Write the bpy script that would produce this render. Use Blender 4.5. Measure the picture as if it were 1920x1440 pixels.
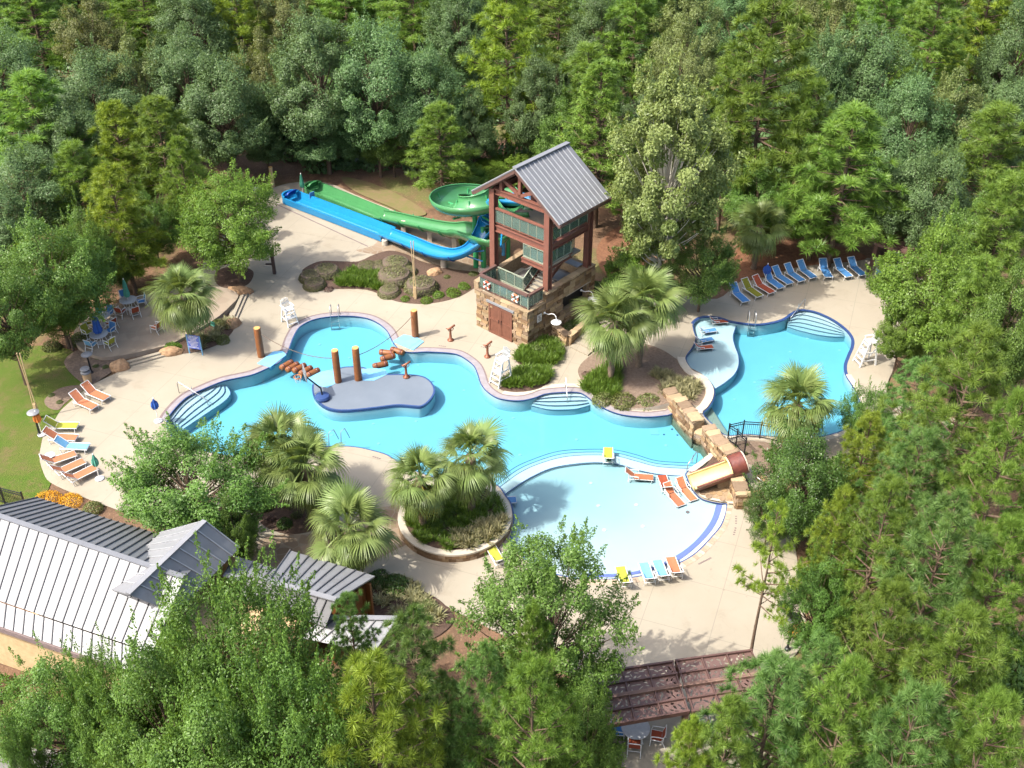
import bpy, bmesh, math, random
import numpy as np
from mathutils import Vector, Matrix, geometry
from math import sin, cos, pi, radians, atan2, hypot, sqrt
random.seed(7)
SC = bpy.context.scene
COL = SC.collection
for o in list(bpy.data.objects): bpy.data.objects.remove(o)
# ------------------------------------------------------------------ camera, sky, sun, exposure
FPX, PITCH, CAMH = 2050.0, radians(35.3), 40.0
sP, cP = sin(PITCH), cos(PITCH)
cd = bpy.data.cameras.new('camera'); cam = bpy.data.objects.new('camera', cd); COL.objects.link(cam)
cam.location = (0, 0, CAMH); cam.rotation_euler = (pi/2 - PITCH, 0, 0)
cd.sensor_width = 36; cd.lens = FPX/1920*36; cd.clip_end = 2000; cd.clip_start = .5
SC.camera = cam
SUN_EL, SUN_AZ = radians(53), atan2(-.911, -.412)      # azimuth from +Y, clockwise
w = bpy.data.worlds.new('World'); SC.world = w; w.use_nodes = True
nt = w.node_tree; nt.nodes.clear()
sk = nt.nodes.new('ShaderNodeTexSky'); sk.sky_type = 'NISHITA'; sk.sun_disc = False
sk.sun_elevation = SUN_EL; sk.sun_rotation = SUN_AZ % (2*pi)
sk.dust_density = 4.5; sk.ozone_density = .4
bg = nt.nodes.new('ShaderNodeBackground'); bg.inputs[1].default_value = 0.15
wo = nt.nodes.new('ShaderNodeOutputWorld')
nt.links.new(sk.outputs[0], bg.inputs[0]); nt.links.new(bg.outputs[0], wo.inputs[0])
sl = bpy.data.lights.new('sun', 'SUN'); sl.energy = 2.7; sl.angle = radians(.55); sl.color = (1, .955, .87)
so = bpy.data.objects.new('sun', sl); COL.objects.link(so)
sdir = Vector((sin(SUN_AZ)*cos(SUN_EL), cos(SUN_AZ)*cos(SUN_EL), sin(SUN_EL)))
so.rotation_euler = (-sdir).to_track_quat('-Z', 'Y').to_euler(); so.location = sdir*80
vs = SC.view_settings; vs.view_transform = 'Standard'; vs.look = 'None'; vs.exposure = 1.55; vs.gamma = 1
vs.use_curve_mapping = False
cy = SC.cycles; cy.max_bounces = 12; cy.diffuse_bounces = 9; cy.glossy_bounces = 3; cy.transmission_bounces = 6
cy.transparent_max_bounces = 12; cy.volume_bounces = 0; cy.caustics_reflective = False; cy.caustics_refractive = False
cy.use_denoising = True; cy.denoiser = 'OPENIMAGEDENOISE'; cy.denoising_input_passes = 'RGB_ALBEDO_NORMAL'
# ------------------------------------------------------------------ helpers
def at(px, py, z=0.0):
    """the world point at height z under a point of the 1920 x 1440 photograph"""
    u = (px-960)/FPX; v = (py-720)/FPX; t = (CAMH-z)/(sP+v*cP)
    return Vector((u*t, (cP-v*sP)*t, z))
def project(p):
    dz = p[2]-CAMH; d = p[1]*cP-dz*sP
    return 960+FPX*p[0]/d, 720+FPX*(-dz*cP-p[1]*sP)/d, d
def height_for(px, ptop, pbase, z0=0.0):
    lo, hi = .2, 34.
    for _ in range(40):
        h = (lo+hi)/2; p = at(px, ptop, z0+h)
        if project((p.x, p.y, z0))[1] < pbase: lo = h
        else: hi = h
    return lo
def S(x, a, b):
    t = min(1, max(0, (x-a)/(b-a))); return t*t*(3-2*t)
def spline(pts, n=6, closed=True):
    P = [np.array(p, float) for p in pts]; m = len(P); out = []
    for i in range(m if closed else m-1):
        if closed: a, b, c, d = P[i-1], P[i], P[(i+1) % m], P[(i+2) % m]
        else: a, b, c, d = P[max(i-1, 0)], P[i], P[i+1], P[min(i+2, m-1)]
        for k in range(n):
            t = k/n
            out.append(.5*((2*b)+(-a+c)*t+(2*a-5*b+4*c-d)*t*t+(-a+3*b-3*c+d)*t**3))
    if not closed: out.append(P[-1])
    return out
def ground(pts, n=6, closed=True, z=0.0):
    return [at(p[0], p[1], z).xy for p in spline(pts, n, closed)]
def inside(P, poly):
    P = np.asarray(P, float); Q = np.asarray([tuple(q) for q in poly], float)
    r = np.zeros(len(P), bool); j = len(Q)-1
    for i in range(len(Q)):
        xi, yi, xj, yj = Q[i, 0], Q[i, 1], Q[j, 0], Q[j, 1]
        if yi != yj:
            r ^= ((yi > P[:, 1]) != (yj > P[:, 1])) & (P[:, 0] < (xj-xi)*(P[:, 1]-yi)/(yj-yi)+xi)
        j = i
    return r
def area(poly):
    return .5*sum(poly[i-1][0]*poly[i][1]-poly[i][0]*poly[i-1][1] for i in range(len(poly)))
def tag(o, label=None, cat=None, group=None, kind=None):
    if label: o['label'] = label
    if cat: o['category'] = cat
    if group: o['group'] = group
    if kind: o['kind'] = kind
    return o
def thing(name, label, cat, loc=(0, 0, 0), rz=0.0, group=None):
    o = bpy.data.objects.new(name, None); COL.objects.link(o); o.empty_display_size = .2
    o.location = loc; o.rotation_euler = (0, 0, rz)
    return tag(o, label, cat, group)
def put(name, mesh, parent=None, loc=(0, 0, 0), rot=(0, 0, 0), scale=(1, 1, 1), mat=None):
    o = bpy.data.objects.new(name, mesh); COL.objects.link(o)
    if parent: o.parent = parent
    o.location = loc; o.rotation_euler = rot; o.scale = scale
    if mat:
        o.material_slots[0].link = 'OBJECT'; o.material_slots[0].material = mat
    return o
def copy_thing(root, loc, rz=0.0, label=None, recolor=None):
    def cp(o, par):
        c = o.copy(); COL.objects.link(c); c.parent = par
        if recolor and c.type == 'MESH' and c.name.split('.')[0] in recolor:
            c.material_slots[0].link = 'OBJECT'; c.material_slots[0].material = recolor[c.name.split('.')[0]]
        for ch in o.children: cp(ch, c)
        return c
    r = cp(root, None); r.location = loc; r.rotation_euler = (0, 0, rz)
    if label: r['label'] = label
    return r
class MB:
    """collects shapes into ONE mesh"""
    def __init__(s): s.v = []; s.f = []; s.m = []
    def add(s, vs, fs, mi=0):
        o = len(s.v); s.v += [tuple(v) for v in vs]
        s.f += [tuple(i+o for i in f) for f in fs]; s.m += [mi]*len(fs); return s
    def box(s, c, size, R=None, mi=0):
        vs = []
        for dx in (-.5, .5):
            for dy in (-.5, .5):
                for dz in (-.5, .5):
                    p = Vector((dx*size[0], dy*size[1], dz*size[2]))
                    vs.append((R @ p if R else p)+Vector(c))
        return s.add(vs, [(0, 1, 3, 2), (4, 6, 7, 5), (0, 4, 5, 1), (2, 3, 7, 6), (0, 2, 6, 4), (1, 5, 7, 3)], mi)
    def bar(s, a, b, w, h, mi=0, up=(0, 0, 1)):
        a, b = Vector(a), Vector(b); x = (b-a); L = x.length; x.normalize(); u = Vector(up)
        if abs(x.dot(u)) > .98: u = Vector((0, 1, 0))
        y = u.cross(x).normalized(); z = x.cross(y)
        return s.box((a+b)/2, (L, w, h), Matrix((x, y, z)).transposed(), mi)
    def tube(s, pts, r, n=8, mi=0, caps=True, closed=False):
        pts = [Vector(p) for p in pts]; m = len(pts); vs = []; fs = []
        rr = r if isinstance(r, (list, tuple)) else [r]*m
        prev = None
        for i, p in enumerate(pts):
            if closed: t = pts[(i+1) % m]-pts[i-1]
            else: t = pts[min(i+1, m-1)]-pts[max(i-1, 0)]
            t.normalize()
            if prev is None:
                u = Vector((0, 0, 1)) if abs(t.z) < .9 else Vector((1, 0, 0))
                x = u.cross(t).normalized()
            else:
                x = (prev-t*prev.dot(t)).normalized()
            prev = x; y = t.cross(x)
            for k in range(n):
                a = 2*pi*k/n; vs.append(p+(x*cos(a)+y*sin(a))*rr[i])
        for i in range(m if closed else m-1):
            j = (i+1) % m
            for k in range(n):
                fs.append((i*n+k, i*n+(k+1) % n, j*n+(k+1) % n, j*n+k))
        if caps and not closed:
            fs.append(tuple(range(n))[::-1]); fs.append(tuple(range((m-1)*n, m*n)))
        return s.add(vs, fs, mi)
    def lathe(s, prof, n=16, c=(0, 0, 0), mi=0, R=None, wob=0, pleat=0):
        vs = []; fs = []; c = Vector(c)
        for (r, z) in prof:
            for k in range(n):
                a = 2*pi*k/n; q = r*(1+pleat*(1 if k % 2 else -1))
                p = Vector((q*cos(a), q*sin(a), z)); vs.append((R @ p if R else p)+c)
        for i in range(len(prof)-1):
            for k in range(n): fs.append((i*n+k, i*n+(k+1) % n, (i+1)*n+(k+1) % n, (i+1)*n+k))
        if prof[0][0] > 1e-4: fs.append(tuple(range(n))[::-1])
        if prof[-1][0] > 1e-4: fs.append(tuple(range((len(prof)-1)*n, len(prof)*n)))
        return s.add(vs, fs, mi)
    def prism(s, poly, z0, z1, mi=0, mi_side=None):
        n = len(poly)
        if area(poly) < 0: poly = poly[::-1]
        zt = z1 if callable(z1) else (lambda x, y: z1)
        s.add([(p[0], p[1], z0) for p in poly]+[(p[0], p[1], zt(p[0], p[1])) for p in poly],
              [(i, (i+1) % n, n+(i+1) % n, n+i) for i in range(n)], mi if mi_side is None else mi_side)
        tri = geometry.tessellate_polygon([[Vector((p[0], p[1], 0)) for p in poly]])
        tri = [t if area([poly[i] for i in t]) > 0 else t[::-1] for t in tri]
        s.add([(p[0], p[1], zt(p[0], p[1])) for p in poly], tri, mi)
        return s
    def ribbon(s, A, B, mi=0):
        n = len(A); return s.add(list(A)+list(B), [(i, i+1, n+i+1, n+i) for i in range(n-1)], mi)
    def mesh(s, name, mats, smooth=False):
        me = bpy.data.meshes.new(name); me.from_pydata(s.v, [], s.f)
        for m in (mats if isinstance(mats, (list, tuple)) else [mats]): me.materials.append(m)
        if any(s.m): me.polygons.foreach_set('material_index', s.m)
        if smooth: me.polygons.foreach_set('use_smooth', [True]*len(s.f))
        me.update(); return me
    def build(s, name, mats, parent=None, smooth=False, loc=(0, 0, 0), rz=0.0, bevel=0):
        o = put(name, s.mesh(name, mats, smooth), parent, loc, (0, 0, rz))
        if bevel:
            b = o.modifiers.new('bevel', 'BEVEL'); b.width = bevel; b.segments = 2; b.limit_method = 'ANGLE'
        return o
def np_mesh(name, V, Fidx, mat, tint=None, smooth=False):
    """fast mesh from arrays: V (n,3), Fidx (m,k)"""
    me = bpy.data.meshes.new(name); m, k = Fidx.shape
    me.vertices.add(len(V)); me.vertices.foreach_set('co', np.ascontiguousarray(V, np.float32).ravel())
    me.loops.add(m*k); me.loops.foreach_set('vertex_index', np.ascontiguousarray(Fidx, np.int32).ravel())
    me.polygons.add(m); me.polygons.foreach_set('loop_start', np.arange(0, m*k, k, dtype=np.int32))
    me.polygons.foreach_set('loop_total', np.full(m, k, np.int32))
    if tint is not None:
        a = me.attributes.new('tint', 'FLOAT', 'POINT'); a.data.foreach_set('value', np.ascontiguousarray(tint, np.float32))
    me.materials.append(mat); me.update(calc_edges=True)
    if smooth: me.polygons.foreach_set('use_smooth', np.ones(m, bool))
    return me
def sheet(name, outer, holes, z, mat, step=0.0, kind='structure', lift=None):
    """a flat or undulating ground sheet with holes; z number or function"""
    zf = z if callable(z) else (lambda x, y: z)
    pts = [Vector(p) for p in outer]; edges = [(i, (i+1) % len(outer)) for i in range(len(outer))]
    for h in holes:
        o = len(pts); pts += [Vector(p) for p in h]; edges += [(o+i, o+(i+1) % len(h)) for i in range(len(h))]
    if step:
        A = np.array([tuple(p) for p in outer]); lo, hi = A.min(0), A.max(0)
        gx, gy = np.meshgrid(np.arange(lo[0]+step/2, hi[0], step), np.arange(lo[1]+step/2, hi[1], step))
        g = np.c_[gx.ravel(), gy.ravel()]; ok = inside(g, outer)
        for h in holes: ok &= ~inside(g, h)
        pts += [Vector(p) for p in g[ok]]
    vs, es, fs, *_ = geometry.delaunay_2d_cdt(pts, edges, [], 0, 1e-5)
    C = np.array([[(vs[f[0]][k]+vs[f[1]][k]+vs[f[2]][k])/3 for k in (0, 1)] for f in fs])
    ok = inside(C, outer)
    for h in holes: ok &= ~inside(C, h)
    F = [f if area([vs[i] for i in f]) > 0 else f[::-1] for f, k in zip(fs, ok) if k]
    me = bpy.data.meshes.new(name); me.from_pydata([(v[0], v[1], zf(v[0], v[1])) for v in vs], [], F)
    me.materials.append(mat); me.polygons.foreach_set('use_smooth', [True]*len(F)); me.update()
    o = put(name, me); o['kind'] = kind; return o
def offset(poly, d):
    """poly pushed outward by d (counter-clockwise or not)"""
    sg = 1 if area(poly) > 0 else -1; n = len(poly); out = []
    for i in range(n):
        t = Vector(poly[(i+1) % n])-Vector(poly[i-1]); t.normalize()
        out.append(Vector((poly[i][0]+sg*t.y*d, poly[i][1]-sg*t.x*d)))
    return out
# ------------------------------------------------------------------ materials
class N:
    def __init__(s, name):
        s.m = bpy.data.materials.new(name); s.m.use_nodes = True; s.t = s.m.node_tree; s.t.nodes.clear()
        s.out = s.n('OutputMaterial')
    def n(s, typ, **kw):
        k = s.t.nodes.new('ShaderNode'+typ)
        for a, b in kw.items(): setattr(k, a, b)
        return k
    def l(s, a, b): s.t.links.new(a, b); return s
    def noise(s, scale, detail=5, rough=.6, co=None, dist=0):
        k = s.n('TexNoise'); k.inputs['Scale'].default_value = scale; k.inputs['Detail'].default_value = detail
        k.inputs['Roughness'].default_value = rough; k.inputs['Distortion'].default_value = dist
        s.l(co or s.co(), k.inputs['Vector']); return k.outputs['Fac']
    def co(s):
        if not hasattr(s, '_c'): s._c = s.n('TexCoord').outputs['Object']
        return s._c
    def ramp(s, f, stops):
        k = s.n('ValToRGB'); e = k.color_ramp.elements
        e[0].position, e[0].color = stops[0][0], (*stops[0][1], 1); e[1].position, e[1].color = stops[-1][0], (*stops[-1][1], 1)
        for p, c in stops[1:-1]:
            q = e.new(p); q.color = (*c, 1)
        s.l(f, k.inputs[0]); return k.outputs[0]
    def mix(s, f, a, b, mode='MIX'):
        k = s.n('MixRGB', blend_type=mode)
        for q, i in ((f, 0), (a, 1), (b, 2)):
            if isinstance(q, (int, float)): k.inputs[i].default_value = q
            elif isinstance(q, tuple): k.inputs[i].default_value = (*q, 1)
            else: s.l(q, k.inputs[i])
        return k.outputs[0]
    def math(s, op, a, b=0.0):
        k = s.n('Math', operation=op)
        for q, i in ((a, 0), (b, 1)):
            if isinstance(q, (int, float)): k.inputs[i].default_value = q
            else: s.l(q, k.inputs[i])
        return k.outputs[0]
    def bsdf(s, col, rough=.7, spec=.35, metal=0, bump=None, bstr=.3, bdist=.02):
        k = s.n('BsdfPrincipled')
        if isinstance(col, tuple): k.inputs['Base Color'].default_value = (*col, 1)
        else: s.l(col, k.inputs['Base Color'])
        if isinstance(rough, (int, float)): k.inputs['Roughness'].default_value = rough
        else: s.l(rough, k.inputs['Roughness'])
        k.inputs['Specular IOR Level'].default_value = spec; k.inputs['Metallic'].default_value = metal
        if bump is not None:
            b = s.n('Bump'); b.inputs['Strength'].default_value = bstr; b.inputs['Distance'].default_value = bdist
            s.l(bump, b.inputs['Height']); s.l(b.outputs[0], k.inputs['Normal'])
        s.bs = k; s.l(k.outputs[0], s.out.inputs['Surface']); return s.m
def simple(name, c, c2=None, rough=.6, scale=4, spec=.35, metal=0, bump=0, bscale=30, objvar=0.0, detail=5):
    a = N(name); c2 = c2 or tuple(x*.82 for x in c)
    col = a.mix(a.ramp(a.noise(scale, detail), [(.32, (0,)*3), (.68, (1,)*3)]), c, c2)
    if objvar:
        oi = a.n('ObjectInfo'); hv = a.n('HueSaturation')
        a.l(a.math('ADD', a.math('MULTIPLY', oi.outputs['Random'], objvar), 1-objvar*.5), hv.inputs['Value'])
        a.l(col, hv.inputs['Color']); col = hv.outputs[0]
    return a.bsdf(col, rough, spec, metal, a.noise(bscale, 4) if bump else None, bump or .3)
def leafmat(name, dark, light, trans=.3, rough=.5, hue=.02, spec=.3):
    """per-leaf tint picks between two pigments; every plant differs a little"""
    a = N(name); at_ = a.n('Attribute', attribute_name='tint'); oi = a.n('ObjectInfo')
    col = a.mix(at_.outputs['Fac'], dark, light)
    hv = a.n('HueSaturation')
    a.l(a.math('ADD', a.math('MULTIPLY', oi.outputs['Random'], hue*2), .5-hue), hv.inputs['Hue'])
    a.l(a.math('ADD', a.math('MULTIPLY', oi.outputs['Random'], .3), .85), hv.inputs['Value'])
    a.l(col, hv.inputs['Color']); col = hv.outputs[0]
    a.bsdf(col, rough, spec)
    tr = a.n('BsdfTranslucent'); a.l(a.mix(1.0, col, (1.25, 1.15, .55), 'MULTIPLY'), tr.inputs['Color'])
    mx = a.n('MixShader'); mx.inputs[0].default_value = trans
    a.l(a.bs.outputs[0], mx.inputs[1]); a.l(tr.outputs[0], mx.inputs[2]); a.l(mx.outputs[0], a.out.inputs['Surface'])
    return a.m
def concrete(name, c, c2, stain):
    a = N(name)
    big = a.ramp(a.noise(.22, 6, .65), [(.3, (0,)*3), (.72, (1,)*3)])
    col = a.mix(big, c, c2)
    st = a.ramp(a.noise(.75, 8, .7, dist=.6), [(.56, (0,)*3), (.74, (1,)*3)])
    col = a.mix(a.math('MULTIPLY', st, .45), col, stain)
    col = a.mix(a.math('MULTIPLY', a.noise(9, 6, .7), .10), col, tuple(x*.55 for x in c))
    mp = a.n('Mapping'); mp.inputs['Rotation'].default_value = (0, 0, .35); a.l(a.co(), mp.inputs['Vector'])
    br = a.n('TexBrick'); br.offset = 0; br.inputs['Scale'].default_value = .3; br.inputs['Mortar Size'].default_value = .006; br.inputs['Mortar Smooth'].default_value = .3
    br.inputs['Brick Width'].default_value = 1; br.inputs['Row Height'].default_value = 1; a.l(mp.outputs[0], br.inputs['Vector'])
    col = a.mix(a.math('MULTIPLY', br.outputs['Fac'], .42), col, tuple(x*.45 for x in c))
    sp = a.ramp(a.noise(2.6, 2, .5), [(.70, (0,)*3), (.76, (1,)*3)])
    col = a.mix(a.math('MULTIPLY', sp, .22), col, tuple(x*.6 for x in stain))
    return a.bsdf(col, .85, .2, 0, a.noise(40, 4), .25)
M = {}
M['deck'] = concrete('deck_concrete', (.288, .257, .202), (.252, .22, .168), (.185, .15, .107))
M['flag'] = None
def flagstone(name, cols, sc, joint):
    a = N(name); v = a.n('TexVoronoi', feature='F1'); v.inputs['Scale'].default_value = sc; a.l(a.co(), v.inputs['Vector'])
    e = a.n('TexVoronoi', feature='DISTANCE_TO_EDGE'); e.inputs['Scale'].default_value = sc; a.l(a.co(), e.inputs['Vector'])
    r = a.n('SeparateColor'); a.l(v.outputs['Color'], r.inputs[0])
    col = a.ramp(r.outputs[0], [(0, cols[0]), (.5, cols[1]), (1, cols[2])])
    col = a.mix(a.math('MULTIPLY', a.noise(.5, 6, .7), .5), col, cols[0])
    ed = a.ramp(e.outputs['Distance'], [(.02, (1,)*3), (.06, (0,)*3)])
    col = a.mix(ed, col, joint)
    return a.bsdf(col, .8, .25, 0, a.noise(20, 5), .3)
M['flag'] = flagstone('flagstone_paving', [(.17, .12, .08), (.215, .16, .108), (.26, .20, .145)], 1.6, (.22, .18, .135))
M['patio'] = flagstone('patio_paving', [(.215, .17, .128), (.25, .20, .152), (.285, .235, .18)], 1.2, (.235, .195, .15))
def soilmat():
    a = N('forest_soil')
    col = a.mix(a.ramp(a.noise(.5, 7, .7), [(.35, (0,)*3), (.65, (1,)*3)]), (.17, .10, .062), (.10, .065, .042))
    col = a.mix(a.ramp(a.noise(.16, 5, .6), [(.52, (0,)*3), (.66, (1,)*3)]), col, (.115, .125, .042))
    col = a.mix(a.ramp(a.noise(6, 6, .75), [(.55, (0,)*3), (.7, (1,)*3)]), col, (.24, .16, .10))
    return a.bsdf(col, .95, .1, 0, a.noise(8, 8, .7), .8, .08)
def grassmat():
    a = N('lawn_grass')
    col = a.mix(a.ramp(a.noise(.35, 6, .7, dist=.5), [(.34, (0,)*3), (.56, (1,)*3)]), (.070, .135, .016), (.115, .130, .032))
    col = a.mix(a.ramp(a.noise(.9, 6, .7), [(.50, (0,)*3), (.66, (1,)*3)]), col, (.165, .118, .06))
    col = a.mix(a.math('MULTIPLY', a.noise(14, 6, .8), .6), col, (.06, .10, .015))
    return a.bsdf(col, .95, .1, 0, a.noise(18, 8, .8), 1, .1)
M['verge'] = simple('dry_grass_verge', (.125, .125, .045), (.17, .12, .07), .95, 1.2, .1, bump=.8, bscale=18, detail=8)
M['soil'] = soilmat(); M['lawn'] = grassmat()
M['mulch'] = simple('bark_mulch', (.105, .07, .052), (.055, .036, .028), .95, 9, .1, bump=.9, bscale=26, detail=8)
M['drymulch'] = simple('dry_mulch', (.185, .138, .104), (.11, .08, .06), .95, 7, .1, bump=.9, bscale=26, detail=8)
M['straw'] = simple('pine_straw', (.20, .098, .055), (.115, .058, .036), .95, 5, .1, bump=.9, bscale=22, detail=8)
M['asphalt'] = simple('driveway_paving', (.16, .15, .14), (.11, .105, .1), .9, 2, .2)
M['plaster'] = simple('pool_plaster', (.42, .50, .52), (.40, .48, .50), .6, .8, .3)
M['white_plaster'] = simple('white_plaster', (.47, .50, .50), (.44, .475, .475), .6, .7, .3)
M['wade_plaster'] = simple('wading_plaster', (.365, .42, .43), (.345, .405, .415), .6, .5, .3)
M['step_plaster'] = simple('step_plaster', (.36, .43, .455), (.34, .41, .435), .6, .7, .3)
M['ledge_plaster'] = simple('ledge_plaster', (.45, .51, .53), (.43, .49, .51), .6, .7, .3)
M['navy'] = simple('navy_tile', (.022, .045, .13), (.03, .06, .17), .3, 30)
M['blueband'] = simple('blue_band_tile', (.12, .16, .40), (.10, .14, .36), .5, 12)
M['coping'] = simple('purple_grey_coping', (.24, .22, .235), (.19, .17, .18), .8, 2.5, bump=.3)
M['copdark'] = simple('dark_coping_edge', (.115, .085, .085), (.17, .13, .125), .85, 5)
M['curb'] = simple('cream_curb', (.42, .38, .31), (.36, .315, .25), .8, 2, bump=.2)
M['island'] = simple('grey_island_deck', (.125, .15, .182), (.105, .128, .158), .6, .5, .4)
M['pad'] = simple('light_blue_pad', (.16, .40, .60), (.14, .36, .55), .5, 2)
def watermat(name, col, dens):
    a = N(name); tr = a.n('BsdfTransparent'); gl = a.n('BsdfGlossy'); gl.inputs['Roughness'].default_value = .04
    fr = a.n('Fresnel'); fr.inputs[0].default_value = 1.33; b = a.n('Bump'); b.inputs['Strength'].default_value = .08
    b.inputs['Distance'].default_value = .05
    a.l(a.math('ADD', a.noise(3.2, 3, .55, dist=.8), a.math('MULTIPLY', a.noise(9, 2), .3)), b.inputs['Height'])
    a.l(b.outputs[0], fr.inputs[1]); a.l(b.outputs[0], gl.inputs[2])
    mx = a.n('MixShader'); a.l(fr.outputs[0], mx.inputs[0]); a.l(tr.outputs[0], mx.inputs[1]); a.l(gl.outputs[0], mx.inputs[2])
    a.l(mx.outputs[0], a.out.inputs['Surface'])
    v = a.n('VolumeAbsorption'); v.inputs['Color'].default_value = (*col, 1); v.inputs['Density'].default_value = dens
    a.l(v.outputs[0], a.out.inputs['Volume']); return a.m
M['water'] = watermat('pool_water', (.46, .855, .945), 1.15)
M['water_flow'] = watermat('falling_water', (.7, .95, .98), .3)
M['white'] = simple('white_paint', (.58, .58, .57), (.53, .53, .52), .4, 6)
M['offwhite'] = simple('cream_paint', (.72, .70, .64), (.66, .63, .57), .45, 6)
M['chrome'] = simple('steel_rail', (.42, .43, .44), (.35, .36, .37), .3, 5, .5, .8)
M['red_steel'] = simple('red_brown_steel', (.165, .068, .048), (.135, .055, .039), .5, 2, bump=.1)
M['brown_steel'] = simple('dark_brown_steel', (.105, .058, .048), (.08, .045, .038), .5, 2)
M['roof'] = simple('grey_metal_roof', (.19, .195, .21), (.165, .17, .182), .42, .8, .5, .25)
M['roof_pale'] = simple('pale_metal_roof', (.25, .255, .265), (.215, .215, .222), .5, .6, .35, .1)
def roofmat(name, c, c2, stain):
    a = N(name); mp = a.n('Mapping'); mp.inputs['Scale'].default_value = (.9, .9, .25); a.l(a.co(), mp.inputs['Vector'])
    col = a.mix(a.ramp(a.noise(.9, 6, .65), [(.3, (0,)*3), (.7, (1,)*3)]), c, c2)
    st = a.ramp(a.noise(2.2, 8, .75, mp.outputs[0], .8), [(.52, (0,)*3), (.75, (1,)*3)]); col = a.mix(a.math('MULTIPLY', st, .5), col, stain)
    oi = a.n('ObjectInfo'); hv = a.n('HueSaturation'); a.l(a.math('ADD', a.math('MULTIPLY', oi.outputs['Random'], .12), .94), hv.inputs['Value']); a.l(col, hv.inputs['Color'])
    return a.bsdf(hv.outputs[0], a.math('ADD', a.math('MULTIPLY', a.noise(3, 5), .2), .38), .35, .1, a.noise(1.6, 3), .12, .05)
M['roof'] = roofmat('grey_metal_roof', (.165, .17, .182), (.138, .142, .153), (.105, .10, .097)); M['roof_pale'] = roofmat('pale_metal_roof', (.205, .21, .22), (.175, .176, .183), (.13, .122, .112))
M['seam'] = simple('pale_seam', (.34, .35, .365), None, .4, 3, .5, .2)
M['seam_dark'] = simple('dark_seam', (.10, .10, .108), None, .5, 3)
M['stone'] = simple('tan_sandstone', (.40, .285, .165), (.27, .175, .095), .85, 3, .2, bump=.6, bscale=14, objvar=.75)
M['mortar'] = simple('stone_mortar', (.30, .225, .145), (.21, .15, .09), .9, 6, .15, bump=.6)
M['boulder'] = simple('boulder_rock', (.36, .235, .135), (.20, .12, .07), .9, 1.6, .15, bump=.9, bscale=5)
M['door'] = simple('brown_wood_door', (.155, .062, .038), (.11, .045, .028), .55, 5, .4)
M['log'] = simple('orange_brown_log', (.205, .075, .022), (.145, .05, .015), .5, 3, .4, bump=.5, bscale=9)
M['logend'] = simple('log_end_grain', (.52, .30, .10), (.42, .22, .07), .7, 8)
M['rope'] = simple('brown_rope', (.12, .085, .06), None, .9)
M['pinewood'] = simple('pale_timber', (.46, .34, .19), (.36, .26, .14), .8, 4)
M['darkwood'] = simple('dark_timber', (.075, .05, .042), (.05, .034, .03), .7, 4)
M['weathered'] = simple('weathered_beam', (.20, .125, .095), (.13, .075, .058), .8, 4)
M['railgrey'] = simple('pale_green_rail_post', (.26, .29, .22), (.22, .25, .19), .5, 5)
M['copper'] = simple('copper_orange_metal', (.235, .085, .045), (.18, .065, .036), .4, 6, .5, .3)
M['green_slide'] = simple('green_fibreglass', (.050, .185, .068), (.043, .16, .06), .25, 1, .5)
M['blue_slide'] = simple('blue_fibreglass', (.012, .185, .385), (.012, .16, .35), .22, 1, .5)
M['deep_blue'] = simple('deep_blue_fibreglass', (.010, .055, .28), None, .25, 1, .5)
M['green_steel'] = simple('green_steel_post', (.035, .27, .10), None, .4)
M['yellow_slide'] = simple('pale_yellow_slide', (.56, .49, .25), (.50, .42, .19), .35, 2, .5)
M['bark_slide'] = simple('dark_red_log_shell', (.16, .05, .035), (.09, .03, .025), .35, 5, .5, bump=.6, bscale=7)
M['black'] = simple('black_metal', (.015, .016, .02), None, .4)
M['grey_table'] = simple('grey_table_top', (.40, .40, .41), (.34, .34, .35), .6, 8)
M['sl_orange'] = simple('orange_sling', (.36, .135, .068), (.31, .112, .055), .8, 5, .2)
M['sl_blue'] = simple('blue_sling', (.065, .20, .42), (.055, .165, .36), .8, 5, .2)
M['sl_pale'] = simple('pale_blue_sling', (.14, .31, .47), (.115, .27, .42), .8, 5, .2)
M['sl_lime'] = simple('lime_sling', (.30, .31, .045), (.26, .27, .036), .8, 5, .2)
M['sl_olive'] = simple('olive_lime_sling', (.19, .185, .022), (.16, .155, .018), .8, 5, .2)
M['sl_red'] = simple('red_sling', (.30, .07, .035), (.25, .055, .027), .8, 5, .2)
M['um_green'] = simple('green_canvas', (.045, .20, .12), (.035, .16, .1), .85, 8)
M['um_teal'] = simple('teal_canvas', (.08, .30, .22), (.06, .24, .18), .85, 8)
M['um_blue'] = simple('blue_canvas', (.025, .085, .33), (.02, .07, .27), .85, 8)
M['um_orange'] = simple('orange_canvas', (.62, .20, .04), (.5, .15, .03), .85, 8)
M['sign_blue'] = simple('blue_sign', (.10, .15, .50), None, .5, 3)
M['pergola'] = simple('brown_perforated_panel', (.13, .078, .066), (.105, .062, .054), .6, 4)
M['bark'] = simple('tree_bark', (.15, .105, .075), (.09, .062, .045), .95, 5, .1, bump=.8, bscale=12)
M['palebark'] = simple('sycamore_bark', (.62, .58, .50), (.40, .36, .29), .85, 2.5, .15)
M['palmbark'] = simple('palm_trunk', (.22, .17, .12), (.13, .095, .07), .95, 7, .1, bump=.8)
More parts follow.
